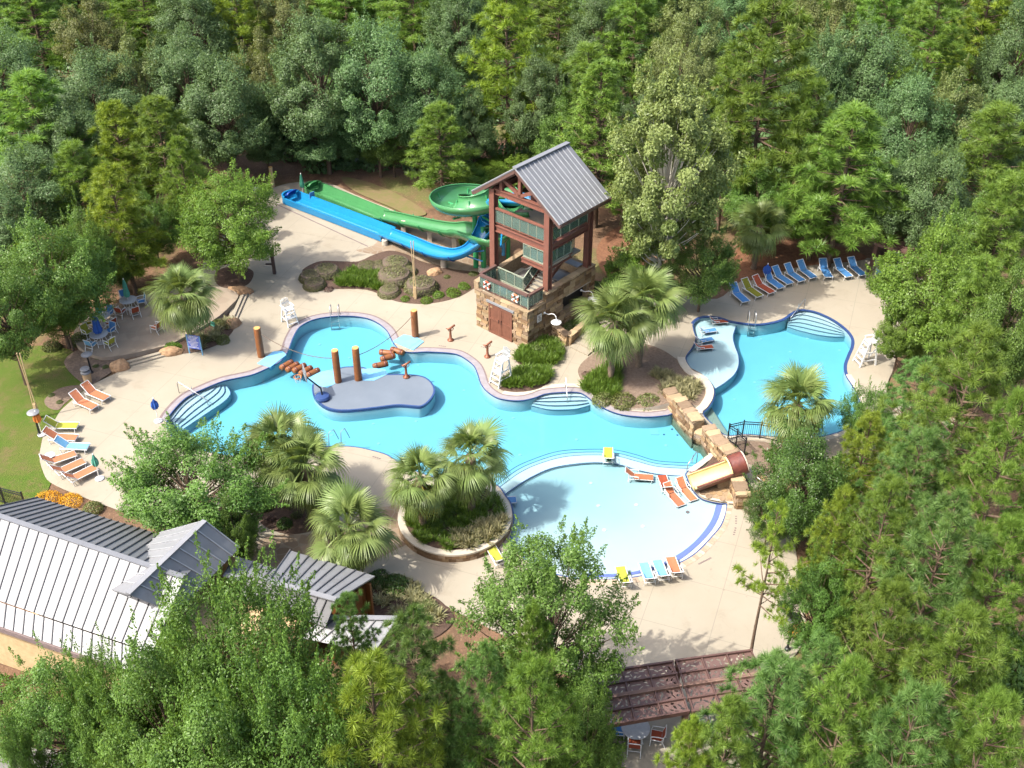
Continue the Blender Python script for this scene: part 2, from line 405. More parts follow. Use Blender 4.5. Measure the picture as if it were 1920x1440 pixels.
def glassmat():
    a = N('green_glass'); tr = a.n('BsdfTransparent'); tr.inputs[0].default_value = (.84, .95, .90, 1)
    gl = a.n('BsdfGlossy'); gl.inputs['Roughness'].default_value = .05; gl.inputs[0].default_value = (.8, .95, .88, 1)
    df = a.n('BsdfDiffuse'); df.inputs[0].default_value = (.36, .52, .43, 1)
    m0 = a.n('MixShader'); m0.inputs[0].default_value = .20; a.l(tr.outputs[0], m0.inputs[1]); a.l(df.outputs[0], m0.inputs[2])
    fr = a.n('Fresnel'); fr.inputs[0].default_value = 1.45
    mx = a.n('MixShader'); a.l(fr.outputs[0], mx.inputs[0]); a.l(m0.outputs[0], mx.inputs[1]); a.l(gl.outputs[0], mx.inputs[2])
    a.l(mx.outputs[0], a.out.inputs['Surface']); return a.m
M['glass'] = glassmat()
# ------------------------------------------------------------------ ground, pools, beds (the setting)
TZ = .47                                               # the upper terrace with the second pool
SEG = 6
MAIN = [(312,790),(325,768),(350,744),(385,727),(418,714),(445,708),(475,701),(505,688),(525,677),(538,660),(544,645),(550,630),(562,612),(587,599),(620,593),(655,592),(687,596),(710,606),(727,621),(738,642),(752,657),(775,660),(800,659),(840,661),(860,665),(877,675),(890,687),(897,702),(902,718),(912,732),(932,745),(957,750),(980,750),(1002,745),(1022,738),(1052,735),(1083,735),(1098,741),(1112,752),(1135,766),(1162,776),(1190,780),(1220,781),(1250,778),(1273,775),(1303,808),(1334,845),(1312,868),(1289,886),(1289,896),(1300,919),(1315,934),(1332,940),(1350,943.5),(1364,947),(1355,982),(1332,1011),(1305,1038),(1273,1057),(1225,1076),(1160,1086),(1090,1086),(1030,1074),(990,1054),(965,1030),(956,1012),(961,990),(962,970),(957,945),(947,930),(931,910),(895,902),(850,902),(790,888),(746,866),(724,853),(697,845),(665,838.5),(627,837),(575,843),(520,851),(450,856),(390,848),(345,834),(318,814)]
main = ground(MAIN, SEG)
RIGHT = [(1285,672),(1297,652),(1304,635),(1300,620),(1299,607),(1310,597),(1325,594),(1347,596),(1370,603),(1395,607),(1420,609),(1445,606),(1470,599),(1486,588),(1500,582),(1522,584),(1545,592),(1567,604),(1587,620),(1597,635),(1597,650),(1590,667),(1584,685),(1586,702),(1597,720),(1607,737),(1614,760),(1606,785),(1580,808),(1520,822),(1450,819),(1400,815),(1362,817),(1340,800),(1318,777),(1327,765),(1337,748),(1338,730),(1327,712),(1312,702),(1297,694)]
right = ground(RIGHT, SEG, z=TZ)
DECK = [(95,905),(80,882),(74,857),(77,835),(82,817),(100,792),(112,772),(125,759),(150,738),(172,722),(195,710),(222,697),(240,684),(310,663),(360,661),(400,650),(425,635),(440,612),(430,590),(440,565),(458,548),(430,545),(395,535),(380,500),(400,460),(440,420),(475,385),(490,363),(510,353),(535,345),(565,341),(600,341),(627,347),(660,362),(697,378),(735,393),(765,410),(800,440),(860,470),(905,500),(960,500),(1060,520),(1130,560),(1200,580),(1260,600),(1290,640),(1285,690),(1320,740),(1350,790),(1400,860),(1450,900),(1470,960),(1490,1020),(1500,1100),(1510,1180),(1480,1240),(1380,1300),(1230,1340),(1150,1320),(1060,1260),(960,1200),(860,1150),(760,1100),(640,1150),(520,1090),(430,1060),(330,1000),(230,960),(150,930)]
deck = ground(DECK, 4)
TERR = [(1235,668),(1215,640),(1180,610),(1200,575),(1280,555),(1345,560),(1385,530),(1440,505),(1500,492),(1600,484),(1690,488),(1745,520),(1745,580),(1705,625),(1684,660),(1676,690),(1664,720),(1668,750),(1720,765),(1800,790),(1810,830),(1720,850),(1640,850),(1560,870),(1480,850),(1445,829),(1400,825),(1356,826),(1310,771),(1322,758),(1330,745),(1331,733),(1322,717),(1300,706),(1280,695),(1268,682)]
terr = ground(TERR, 4, z=TZ)
def tz(x, y):
    n = .05*math.sin(x*.61+1)*math.sin(y*.47)+.03*math.sin(x*1.7+y*1.3)
    return -.075+n*.6+(TZ-.03)*S(x, 9.0, 12.0)*S(y, 53.0, 56.0)*(1-S(x, 40, 50))
far = 210
gout = [Vector(p) for p in ((-60, 14), (60, 14), (130, far), (-130, far))]
sheet('ground', gout, [offset(main, .05), offset(right, .05)], tz, M['soil'], 3.0)
sheet('pool_deck', deck, [main], 0.0, M['deck'])
terrace = sheet('pool_terrace', terr, [right], TZ, M['deck'])
mb = MB(); n = len(terr)
mb.add([(p.x, p.y, TZ-.002) for p in terr]+[(p.x, p.y, -.3) for p in terr], [(i, (i+1) % n, n+(i+1) % n, n+i) for i in range(n)])
tag(mb.build('terrace_edge', M['curb']), kind='structure')
LAWN = [(-60,690),(40,650),(130,655),(170,690),(172,722),(150,738),(125,759),(112,772),(100,792),(82,817),(77,835),(74,857),(80,882),(95,905),(60,940),(-60,930)]
sheet('lawn', ground(LAWN, 3), [], lambda x, y: -.025+.02*sin(x*.9)*sin(y*.8), M['lawn'], .8)
sheet('grass_verge', ground([(640,332),(700,345),(760,372),(800,400),(770,405),(735,390),(697,374),(660,356)], 4), [], .03, M['verge'])
sheet('driveway', ground([(-80,1415),(20,1402),(140,1412),(170,1460),(120,1560),(-80,1560)], 3), [], .015, M['asphalt'])
def patch(name, pts, z, mat, holes=(), kind='structure', k=4, lift=None):
    return sheet(name, ground(pts, k, z=z if not callable(z) else 0), list(holes), z, mat, kind=kind)
# upper patio with two steps at each of its two ways down
PATIO = [(228,666),(302,650),(330,640),(400,600),(430,575),(447,553),(420,540),(360,535),(290,548),(200,575),(150,600),(140,640),(180,668)]
mb = MB(); mb.prism([tuple(p) for p in ground(PATIO, 4, z=.30)], -.2, .30); tag(mb.build('patio', M['patio']), kind='structure')
for nm, A, B in (('patio_step', ((233,676),(306,656)), ((240,689),(314,668))), ('patio_step', ((436,588),(452,551)), ((446,598),(466,552)))):
    for k, (z, t) in enumerate(((.20, .45), (.10, 1.0))):
        a0, a1 = at(*A[0], .3).xy, at(*A[1], .3).xy; b0, b1 = at(*B[0]).xy, at(*B[1]).xy
        mb = MB(); mb.prism([tuple(a0-(b0-a0)*.2), tuple(a0.lerp(b0, t)), tuple(a1.lerp(b1, t)), tuple(a1-(b1-a1)*.2)], -.05, z)
        mb.add([(*a0.lerp(b0, t), z+.004), (*a1.lerp(b1, t), z+.004), (*a1.lerp(b1, t-.07), z+.004), (*a0.lerp(b0, t-.07), z+.004)], [(0, 1, 2, 3)], 1)
        tag(mb.build(nm, [M['deck'], M['copdark']]), kind='structure')
patch('flagstone_apron', [(725,432),(760,416),(800,430),(860,455),(905,485),(900,520),(850,510),(815,500),(770,495),(720,480),(668,470),(700,460)], .006, M['flag'])
patch('flagstone_walk', [(452,1058),(470,1030),(495,1008),(530,1002),(590,1000),(640,975),(690,955),(722,950),(750,950),(760,1000),(772,1014),(735,1034),(690,1058),(650,1075),(560,1100),(480,1080)], .006, M['flag'])
# planting beds (mulch), each a low mound
BEDS = {}
def bed(key, pts, mat='mulch', z0=.008, rise=.10, base=0.0):
    poly = ground(pts, 5, z=base); BEDS[key] = poly
    A = np.array([tuple(p) for p in poly])
    def zf(x, y):
        d = np.sqrt(((A-(x, y))**2).sum(1)).min(); return base+z0+rise*min(1, d/.6)
    return sheet('planting_bed', poly, [], zf, M[mat], .35)
bed('boxwood', [(567,512),(572,502),(600,490),(640,490),(672,490),(700,478),(730,470),(760,476),(790,490),(815,496),(850,505),(905,512),(907,525),(890,540),(860,557),(822,567),(785,570),(747,566),(722,557),(697,546),(672,542),(635,542),(600,539),(580,530)])
bed('patio_palm', [(302,661),(330,664),(360,661),(400,650),(425,634),(439,610),(432,596),(400,600),(360,610),(325,628),(305,645)])
bed('maple', [(402,515),(420,502),(450,500),(474,508),(472,525),(458,537),(430,541),(408,534)])
bed('lawn_bed', [(83,752),(95,738),(118,726),(150,722),(158,730),(140,742),(122,756),(110,768),(92,765)], 'drymulch', .0, .05)
bed('bin_bed', [(120,680),(150,655),(200,660),(222,676),(215,692),(195,707),(172,720),(150,715)], 'drymulch', .0, .06)
bed('tower_upper', [(972,682),(980,660),(996,652),(1030,640),(1048,655),(1047,672),(1032,687)])
bed('tower_lower', [(937,729),(958,712),(969,692),(1000,690),(1031,697),(1033,712),(1024,722),(1002,732),(965,736)])
bed('dark_circle', [(475,947),(478,928),(500,918),(545,915),(590,918),(615,935),(615,960),(605,985),(581,997),(548,1002),(521,998),(494,985),(480,966)])
bed('south_bed', [(700,1085),(735,1078),(770,1085),(790,1105),(830,1130),(850,1165),(800,1200),(720,1180),(690,1130)], 'mulch')
bed('fence_bed', [(1352,826),(1398,822),(1445,826),(1500,835),(1480,880),(1440,890),(1400,868),(1370,850)], 'drymulch', .02, .12, .30)
bed('slide_bed', [(1318,888),(1330,868),(1345,852),(1362,860),(1348,880),(1330,890)], 'mulch', .2, .15)
# the palm bed between both pools climbs to the terrace
PB = [(1084,690),(1100,672),(1140,655),(1200,650),(1240,662),(1268,680),(1290,694),(1315,708),(1328,722),(1333,738),(1326,757),(1313,768),(1265,761),(1227,765),(1190,765),(1152,759),(1122,745),(1105,730),(1090,710)]
pb = ground(PB, 5, z=.2)
def pbz(x, y): return .06+.42*S(x+.55*(y-51), 7.5, 12.2)
sheet('planting_bed', pb, [], pbz, M['drymulch'], .4); BEDS['palm'] = pb
mb = MB(); nn = len(pb)
mb.add([(p.x, p.y, pbz(*p)) for p in pb]+[(p.x, p.y, -.1) for p in pb], [(i, (i+1) % nn, nn+(i+1) % nn, nn+i) for i in range(nn)])
tag(mb.build('bed_edge', M['curb']), kind='structure')
patch('pine_straw_bed', [(1380,470),(1440,440),(1520,450),(1600,470),(1620,487),(1500,500),(1430,520),(1385,525)], .50, M['straw'])
patch('pine_straw_bed', [(1118,470),(1150,430),(1200,420),(1230,470),(1190,510),(1140,520)], .04, M['straw'])
# --- basins
def basin(name, poly, ztop, zbot):
    n = len(poly); mb = MB()
    mb.add([(p.x, p.y, ztop) for p in poly]+[(p.x, p.y, zbot) for p in poly], [(i, (i+1) % n, n+(i+1) % n, n+i) for i in range(n)])
    tag(mb.build(name, M['plaster']), kind='structure')
    mb = MB(); q = offset(poly, -.012)
    mb.add([(p.x, p.y, ztop-.002) for p in q]+[(p.x, p.y, ztop-.10) for p in q], [(i, (i+1) % n, n+(i+1) % n, n+i) for i in range(n)])
    mb.add([(p.x, p.y, ztop+.003) for p in poly]+[(p.x, p.y, ztop+.003) for p in offset(poly, -.07)], [(i, (i+1) % n, n+(i+1) % n, n+i) for i in range(n)])
    tag(mb.build('waterline_tile', M['navy']), kind='structure')
basin('pool_wall', main, .003, -1.6); basin('pool_wall', right, TZ+.003, TZ-1.6)
DEEP = -.90
sheet('pool_floor', offset(main, .1), [], DEEP, M['plaster']); sheet('pool_floor', offset(right, .1), [], TZ+DEEP, M['plaster'])
def nosing(A, z, w=.05):
    t = []
    for i, p in enumerate(A):
        d = Vector(A[min(i+1, len(A)-1)])-Vector(A[max(i-1, 0)]); d.normalize(); t.append(Vector((p[0]+d.y*w, p[1]-d.x*w)))
    mb = MB(); mb.ribbon([(p[0], p[1], z) for p in A], [(p.x, p.y, z) for p in t])
    return mb
def steps(E, C, n, ztop, zend, base, mat, ts=None, zs=None):
    E = spline(E, 6, False); C = spline(C, 6, False)
    for k in range(n):
        t = ts[k] if ts else (k+1)/n; z = zs[k] if zs else ztop+(zend-ztop)*k/max(1, n-1)
        cur = [at(*(e*(1-t)+c*t), base+z).xy for e, c in zip(E, C)]
        ed = [at(*(e*1.0), base+z).xy for e in E]
        mb = MB(); mb.prism([tuple(p) for p in cur+ed[::-1]], base-1.6, base+z)
        tag(mb.build('pool_step', mat), kind='structure')
        tag(nosing([tuple(p) for p in cur], base+z+.004, .045).build('step_nosing', M['navy']), kind='structure')
# mapping to the water bed uses the height of each tread, so steps sit where the photograph shows them
steps([(400,718),(375,730),(350,743),(330,760),(316,784)], [(426,724),(433,737),(422,752),(390,774),(345,804)], 5, -.16, -.42, 0, M['step_plaster'])
steps([(1010,743),(1035,737),(1060,735),(1085,735),(1098,741)], [(996,760),(1025,767),(1053,768),(1082,766),(1106,759)], 4, -.16, -.44, 0, M['step_plaster'])
steps([(1479,594),(1500,582),(1530,587),(1562,601),(1590,622)], [(1476,612),(1497,619),(1530,627),(1562,631),(1592,630)], 5, -.16, -.46, TZ, M['step_plaster'])
WIN = [(944,928),(987,899),(1031,878.5),(1075,870),(1119,867),(1162,871),(1192,880),(1235,889),(1290,893)]
WOUT = [(926,906),(962,878),(996,862),(1046,846),(1104,842),(1154,843.5),(1192,852),(1235,864),(1306,868)]
steps(WIN, WOUT, 3, 0, 0, 0, M['white_plaster'], [.58, .79, 1.0], [-.30, -.58, -.88])
tag(nosing([tuple(at(*p, -.28).xy) for p in spline(WIN, 6, False)], -.27, .06).build('step_nosing', M['navy']), kind='structure')
# wading pool with its beach entry
BEACH = [(1364,947),(1355,982),(1332,1011),(1305,1038),(1273,1057),(1225,1076),(1160,1086),(1090,1086),(1030,1074)]
bl = np.array([tuple(p) for p in ground(BEACH, 8, False)])
def wz(x, y):
    d = np.sqrt(((bl-(x, y))**2).sum(1)).min()
    return -.015-.165*min(1, d/.75)-.25*S(d, .75, 7.5)
wade = [tuple(p) for p in ground(WIN, 6, False, z=-.3)]+[tuple(p) for p in ground([(1300,919),(1315,934),(1332,940),(1350,943.5),(1366,946)], 3, False)]+[tuple(p) for p in bl]+[tuple(p) for p in ground([(990,1060),(960,1030),(945,1000),(950,970),(940,940)], 3, False)]
sheet('wading_pool_floor', [Vector(p) for p in wade], [], wz, M['wade_plaster'], .45)
BI = [(1343,943.5),(1335,970),(1317,997),(1294,1020),(1265,1040),(1221,1061),(1160,1073),(1090,1072)]
BO = [(1355,943.5),(1344,976),(1321,1008),(1280,1044),(1253,1056),(1222,1068),(1160,1080),(1090,1080)]
A = ground(BI, 8, False); B = ground(BO, 8, False); mb = MB()
mb.ribbon([(p.x, p.y, wz(*p)+.03) for p in A], [(p.x, p.y, wz(*p)+.03) for p in B]); tag(mb.build('blue_band', M['blueband']), kind='structure')
bo = [Vector(p) for p in ground([(1374,948),(1364,986),(1341,1017),(1313,1045),(1281,1065),(1231,1085),(1160,1096),(1090,1096)], 8, False)]
bi = [Vector(p) for p in ground(BEACH[:8], 8, False)]
pav = [simple('brick_paver', c, None, .85, 8, objvar=.3) for c in ((.36, .28, .20), (.32, .245, .175), (.39, .315, .24))]
def along(L, s):
    ds = [0]
    for i in range(1, len(L)): ds.append(ds[-1]+(L[i]-L[i-1]).length)
    s *= ds[-1]
    for i in range(1, len(L)):
        if ds[i] >= s: return L[i-1].lerp(L[i], (s-ds[i-1])/max(1e-6, ds[i]-ds[i-1]))
    return L[-1]
pv = thing('paver_band', 'curved band of tan pavers along the beach entry of the wading pool', 'paving')
for k in range(46):
    a, b = k/46+.0012, (k+1)/46-.0012; q = [along(bi, a), along(bo, a), along(bo, b), along(bi, b)]
    mb = MB(); mb.prism([tuple(p) for p in q], -.03, .012); mb.build('paver', pav[k % 3], pv)
# --- coping
def band(poly, i0, i1, d0, d1, z, mat, name):
    a = offset(poly, d0); b = offset(poly, d1); r = range(i0*SEG, i1*SEG+1); n = len(poly)
    mb = MB(); mb.ribbon([(*a[i % n], z) for i in r], [(*b[i % n], z) for i in r])
    tag(mb.build(name, mat), kind='structure')
band(main, 0, 10, .0, .34, .007, M['coping'], 'pool_coping'); band(main, 0, 10, .34, .50, .009, M['copdark'], 'coping_edge')
band(main, 10, 19, .0, .40, .007, M['coping'], 'pool_coping'); band(main, 10, 19, .40, .52, .009, M['copdark'], 'coping_edge')
band(main, 21, 44, .0, .40, .007, M['coping'], 'pool_coping'); band(main, 21, 44, .40, .50, .009, M['copdark'], 'coping_edge')
band(main, 46, 48, .0, .35, .18, M['curb'], 'planter_curb'); band(main, 50, 54, .0, .40, .13, M['curb'], 'planter_curb')
band(main, 30, 44, .50, .88, .013, M['curb'], 'deck_edge')
band(right, 4, 23, .0, .14, TZ+.008, M['navy'], 'pool_coping'); band(right, 23, 33, .0, .35, TZ+.006, M['curb'], 'pool_coping')
band(right, 34, 41, .02, .52, TZ+.09, M['curb'], 'planter_curb')
nr = len(right); q = offset(right, .02)
mb = MB(); r = [i % nr for i in range(34*SEG, 41*SEG+1)]
mb.ribbon([(*q[i], TZ+.09) for i in r], [(*q[i], TZ-.1) for i in r]); q2 = offset(right, .52)
mb.ribbon([(*q2[i], TZ+.09) for i in r], [(*q2[i], TZ-.3) for i in r]); tag(mb.build('planter_curb', M['curb']), kind='structure')
# --- the shallow ledge of the second pool
LEDGE = [(1338,730),(1357,718),(1375,703),(1384,686),(1384,667),(1377,647),(1374,630),(1380,610)]
le = ground(LEDGE, 6, False, z=TZ-.25)
lp = [tuple(p) for p in le]+[tuple(p) for p in ground([(1372,603),(1347,593),(1310,594),(1294,607),(1296,635),(1288,655),(1276,674),(1297,697),(1325,715)], 3, False, z=TZ)]
mb = MB(); mb.prism(lp, TZ-1.6, TZ-.26); tag(mb.build('shallow_ledge', M['ledge_plaster']), kind='structure')
tag(nosing([tuple(p) for p in le], TZ-.255, .07).build('step_nosing', M['navy']), kind='structure')
# --- water bodies
for poly, z in ((main, 0), (right, TZ)):
    mb = MB(); mb.prism([tuple(p) for p in offset(poly, .03)], z-1.45, z-.05); tag(mb.build('water', M['water'], smooth=False), kind='structure')
# --- grey island with light blue landing pads
ISL = [(587,719),(586,735),(592,748),(605,760),(622,767),(645,769),(675,767),(710,763),(745,759),(775,761),(790,761),(803,753),(813,740),(815,728),(808,715),(795,706),(775,702),(745,701),(722,701),(700,695),(680,688),(650,687),(630,692),(612,700),(600,708)]
isl = ground(ISL, 5); mb = MB(); mb.prism([tuple(p) for p in isl], DEEP-.05, -.02, 0, 1)
tag(mb.build('pool_island', [M['island'], M['plaster']]), kind='structure')
mb = MB(); n = len(isl); o1 = offset(isl, .015)
mb.ribbon([(*o1[i % n], -.02) for i in range(n+1)], [(*o1[i % n], -.2) for i in range(n+1)])
mb.ribbon([(*offset(isl, -.09)[i % n], -.015) for i in range(n+1)], [(*o1[i % n], -.015) for i in range(n+1)])
tag(mb.build('island_edge_tile', M['navy']), kind='structure')
for pts, z, lab in (([(482,681),(507,688),(537,665),(530,658),(512,659)], .05, 'light blue landing pad on the deck under the leftmost log pole'),
                    ([(736,640),(775,656),(795,640),(781,632),(757,627)], .05, 'light blue landing pad on the deck below the log pole nearest the tower'),
                    ([(575,708),(600,697),(626,692),(640,712),(614,727),(588,720)], .0, 'light blue landing pad at the island beside the row of five log floats'),
                    ([(680,713),(702,713),(727,701),(722,692),(700,690),(678,692)], .0, 'light blue landing pad at the island beside the staggered log floats')):
    mb = MB(); mb.prism([tuple(at(*p, z).xy) for p in pts], z-.30, z)
    tag(mb.build('landing_pad', M['pad'], bevel=.03), lab, 'landing pad', 'light blue landing pads of the log crossing')
# small deck markings along the beach entry and the pool edge
for px, py, dx, dy in ((1380,968,0,4.4),(1379,990,-1,4),(1323,1051,3,-1.6),(1311,1057,3,-1.6),(824,648,3.6,.5),(700,856,4,1.2),(903,650,4,1)):
    for k in range(4):
        c = at(px+dx*k, py+dy*k, .012); mb = MB(); mb.box(c, (.10, .07, .004)); tag(mb.build('deck_marking', M['copdark']), kind='structure')

for k, (px, py) in enumerate(((599,646),(655,671),(780,790),(501,754),(710,832),(622,816),(784,685),(870,732),(962,784),(1081,824),(975,853),(1249,835),(930,800),(560,800),(700,795))):
    p = at(px, py, DEEP); mb = MB(); mb.lathe([(.10, 0), (.10, .02), (0, .03)], 10, (p.x, p.y, DEEP+.003)); tag(mb.build('floor_fitting', M['white']), kind='structure')
for px, py in ((1482,660),(1574,657),(1514,635),(1427,636),(1415,717),(1377,749),(1447,689),(1541,686)):
    p = at(px, py, TZ+DEEP); mb = MB(); mb.lathe([(.10, 0), (.10, .02), (0, .03)], 10, (p.x, p.y, TZ+DEEP+.003)); tag(mb.build('floor_fitting', M['white']), kind='structure')
for px, py in ((1108,903),(1180,900),(1122,946),(1193,946),(1205,988),(1133,994),(1289,963)):
    p = at(px, py, -.3); z = wz(p.x, p.y); mb = MB(); mb.lathe([(.11, 0), (.11, .03), (0, .035)], 10, (p.x, p.y, z)); tag(mb.build('floor_fitting', M['white'] if px != 1289 else M['copdark']), kind='structure')
p = at(1227, 811, DEEP); mb = MB(); mb.box((p.x, p.y, DEEP+.02), (.5, .5, .04)); tag(mb.build('floor_drain', M['ledge_plaster']), kind='structure')
for px, py in ((1260,805),(1271,804),(1245,815),(1270,816)):
    p = at(px, py, DEEP); mb = MB(); mb.lathe([(.06, 0), (.06, .02), (0, .03)], 8, (p.x, p.y, DEEP+.003)); tag(mb.build('floor_inlet', M['navy']), kind='structure')
# ------------------------------------------------------------------ large structures
STONE_MESH = []
for k in range(6):
    rs = random.Random(40+k); mb = MB()
    mb.box((0, 0, 0), (1, 1, 1)); v = [Vector(p) for p in mb.v]
    bmx = bmesh.new(); bmesh.ops.create_cube(bmx, size=1.0)
    bmesh.ops.bevel(bmx, geom=bmx.edges[:], offset=.08, segments=1, affect='EDGES')
    for q in bmx.verts: q.co += Vector((rs.uniform(-.085, .085), rs.uniform(-.085, .085), rs.uniform(-.085, .085)))
    me = bpy.data.meshes.new('stone'); bmx.to_mesh(me); bmx.free(); me.materials.append(M['stone']); STONE_MESH.append(me)
stone_cols = [simple('sandstone_block', c, c2, .85, 3, .2, bump=.5, bscale=14, objvar=.5) for c, c2 in
              (((.27, .185, .10), (.20, .13, .07)), ((.32, .24, .148), (.26, .19, .11)), ((.17, .105, .058), (.12, .075, .042)), ((.245, .175, .115), (.185, .13, .085)))]
def stone_face(parent, a, b, z0, z1, thick, rs, hmin=.16, hmax=.30, lmin=.22, lmax=.62, holes=(), skip=None):
    """courses of separate stones on the wall line a-b (2D); the stones stand proud of the mortar core"""
    a, b = Vector(a[:2]), Vector(b[:2]); d = b-a; L = d.length; d.normalize(); ang = atan2(d.y, d.x); z = z0
    while z < z1-.05:
        h = min(rs.uniform(hmin, hmax), z1-z)
        if z1-z-h < .08: h = z1-z
        x = -.02
        while x < L-.03:
            l = min(rs.uniform(lmin, lmax), L-x+.02)
            if L-x-l < .12: l = L-x+.02
            cx, cz = x+l/2, z+h/2
            if not any(h0[0] < cx < h0[1] and h0[2] < cz < h0[3] for h0 in holes):
                p = a+d*cx
                put('stone', rs.choice(STONE_MESH), parent, (p.x, p.y, cz), (0, 0, ang+rs.choice((0, pi))),
                    (l-.03, thick+rs.uniform(-.02, .09), h-.025), rs.choice(stone_cols))
            x += l
        z += h
def capstones(parent, a, b, z, wid, rs, th=.09, lmin=.5, lmax=.95):
    a, b = Vector(a), Vector(b); d = b-a; L = d.length; d.normalize(); ang = atan2(d.y, d.x); x = 0
    while x < L-.02:
        l = min(rs.uniform(lmin, lmax), L-x)
        if L-x-l < .25: l = L-x
        p = a+d*(x+l/2); put('capstone', rs.choice(STONE_MESH), parent, (p.x, p.y, z+th/2), (0, 0, ang), (l-.02, wid, th), stone_cols[rs.choice((1, 3))])
        x += l
def roof_plane(parent, e0, e1, r0, r1, n, mat, seam, th=.05, rib=.05):
    """standing-seam plane: eave e0-e1, ridge r0-r1, each pan a piece with its raised seam"""
    e0, e1, r0, r1 = map(Vector, (e0, e1, r0, r1)); nrm = (e1-e0).cross(r0-e0).normalized()
    if nrm.z < 0: nrm = -nrm
    for i in range(n):
        a, b = e0.lerp(e1, i/n), e0.lerp(e1, (i+1)/n); d, c = r0.lerp(r1, i/n), r0.lerp(r1, (i+1)/n)
        mb = MB(); q = [a, b, c, d]; lo = [p-nrm*th for p in q]
        mb.add(q+lo, [(0, 1, 2, 3), (7, 6, 5, 4), (0, 4, 5, 1), (1, 5, 6, 2), (2, 6, 7, 3), (3, 7, 4, 0)])
        mb.bar(a+nrm*rib*.5, d+nrm*rib*.5, .045, rib, 1, nrm)
        mb.build('roof_panel', [mat, seam], parent)
# ---- slide tower: local frame, origin under the front post, a along the front, b to the back right
TO = Vector((2.313, 62.125)); TA = radians(-41.3)
tower = thing('slide_tower', 'open red-brown steel slide tower with grey gabled metal roof over a sandstone base', 'tower', (TO.x, TO.y, 0), TA)
def tl(px, py, z):
    p = at(px, py, z).xy-TO; return p.x*cos(TA)+p.y*sin(TA), -p.x*sin(TA)+p.y*cos(TA)
rs = random.Random(3); W4 = 4.68; D4 = 4.22
# sandstone base: front box with the doors, taller wall on the right side
bw = MB(); bw.box((-2.15, -1.15, 1.41), (4.5, 1.80, 2.82)); bw.box((-2.15, 2.0, .6), (4.4, 4.5, 1.2))
wall = bw.build('stone_wall', M['mortar'], tower)
dz0, dz1 = -3.28, -1.18
stone_face(wall, (-4.42, -2.06), (.12, -2.06), 0, 2.86, .10, rs, holes=[(4.42+dz0-.05, 4.42+dz1+.05, -.1, 2.38)], lmin=.30, lmax=.72, hmin=.19, hmax=.33)
stone_face(wall, (.12, -2.06), (.12, -.30), 0, 2.86, .10, rs, hmin=.2, hmax=.33, lmin=.3, lmax=.6)
rw = MB(); rw.box((.02, 4.42, 1.75), (.36, .75, 3.5)); rw.box((.02, .55, 1.75), (.36, 1.75, 3.5)); rw.box((.02, 2.75, .4), (.36, 2.7, .8)); rw.box((.02, 2.75, 2.95), (.36, 2.7, 1.1))
side = rw.build('stone_wall', M['mortar'], tower)
stone_face(side, (.22, -.35), (.22, 4.8), 0, 3.5, .10, rs, holes=[(1.78, 4.38, .78, 2.42)], hmin=.2, hmax=.36, lmin=.35, lmax=.8)
stone_face(side, (-.16, -.35), (.22, -.35), 2.82, 3.5, .10, rs)
capstones(side, (.02, -.4), (.02, 4.85), 3.5, .52, rs); capstones(wall, (-4.5, -1.98), (.2, -1.98), 2.80, .36, rs, .09); capstones(wall, (.02, -1.8), (.02, -.4), 2.80, .36, rs, .09)
mb = MB(); mb.box((.20, 3.07, 2.47), (.12, 2.7, .16)); mb.build('window_lintel', M['curb'], tower)
mb = MB(); mb.box((-.30, 3.07, 1.6), (.05, 2.9, 1.9)); mb.build('opening_shade_panel', M['black'], tower)  # black panel whose colour stands in for the shade inside the opening
mb = MB(); mb.bar((-4.5, -2.0, 2.9), (-4.5, 4.5, 3.3), .4, 1.0); mb.bar((-4.5, 4.5, 2.2), (0, 4.5, 2.2), .4, 2.6); mb.build('rear_wall', M['mortar'], tower)
# doors
for k in range(2):
    x0 = dz0+k*(dz1-dz0)/2; x1 = x0+(dz1-dz0)/2-.02; mb = MB(); c = (x0+x1)/2; w = x1-x0
    mb.box((c, -2.10, 1.14), (w, .06, 2.26))
    for zc in (.08, 1.14, 2.2): mb.box((c, -2.145, zc), (w, .04, .14))
    for xc in (x0+.06, x1-.06): mb.box((xc, -2.143, 1.14), (.12, .036, 2.26))
    for q in range(7): mb.box((x0+.16+q*(w-.3)/6, -2.132, 1.14), (.018, .012, 2.1))
    d = mb.build('door', M['door'], tower)
    mb = MB(); mb.tube([(x1-.10 if k == 0 else x0+.10, -2.19, z) for z in (1.05, 1.15, 1.3)], .022, 6); mb.build('handle', M['black'], d)
mb = MB(); mb.box(((dz0+dz1)/2, -2.15, 2.42), (2.42, .12, .16)); mb.build('door_lintel', M['roof_pale'], tower)
# wall plaque
mb = MB(); mb.box((.20, -1.0, 1.95), (.03, .42, .55)); pq = mb.build('rules_plaque', M['white'], tower)
mb = MB()
for k in range(6): mb.box((.222, -1.0, 2.15-k*.075), (.012, .30-.05*(k % 3), .025))
mb.build('plaque_lettering', M['copdark'], pq)
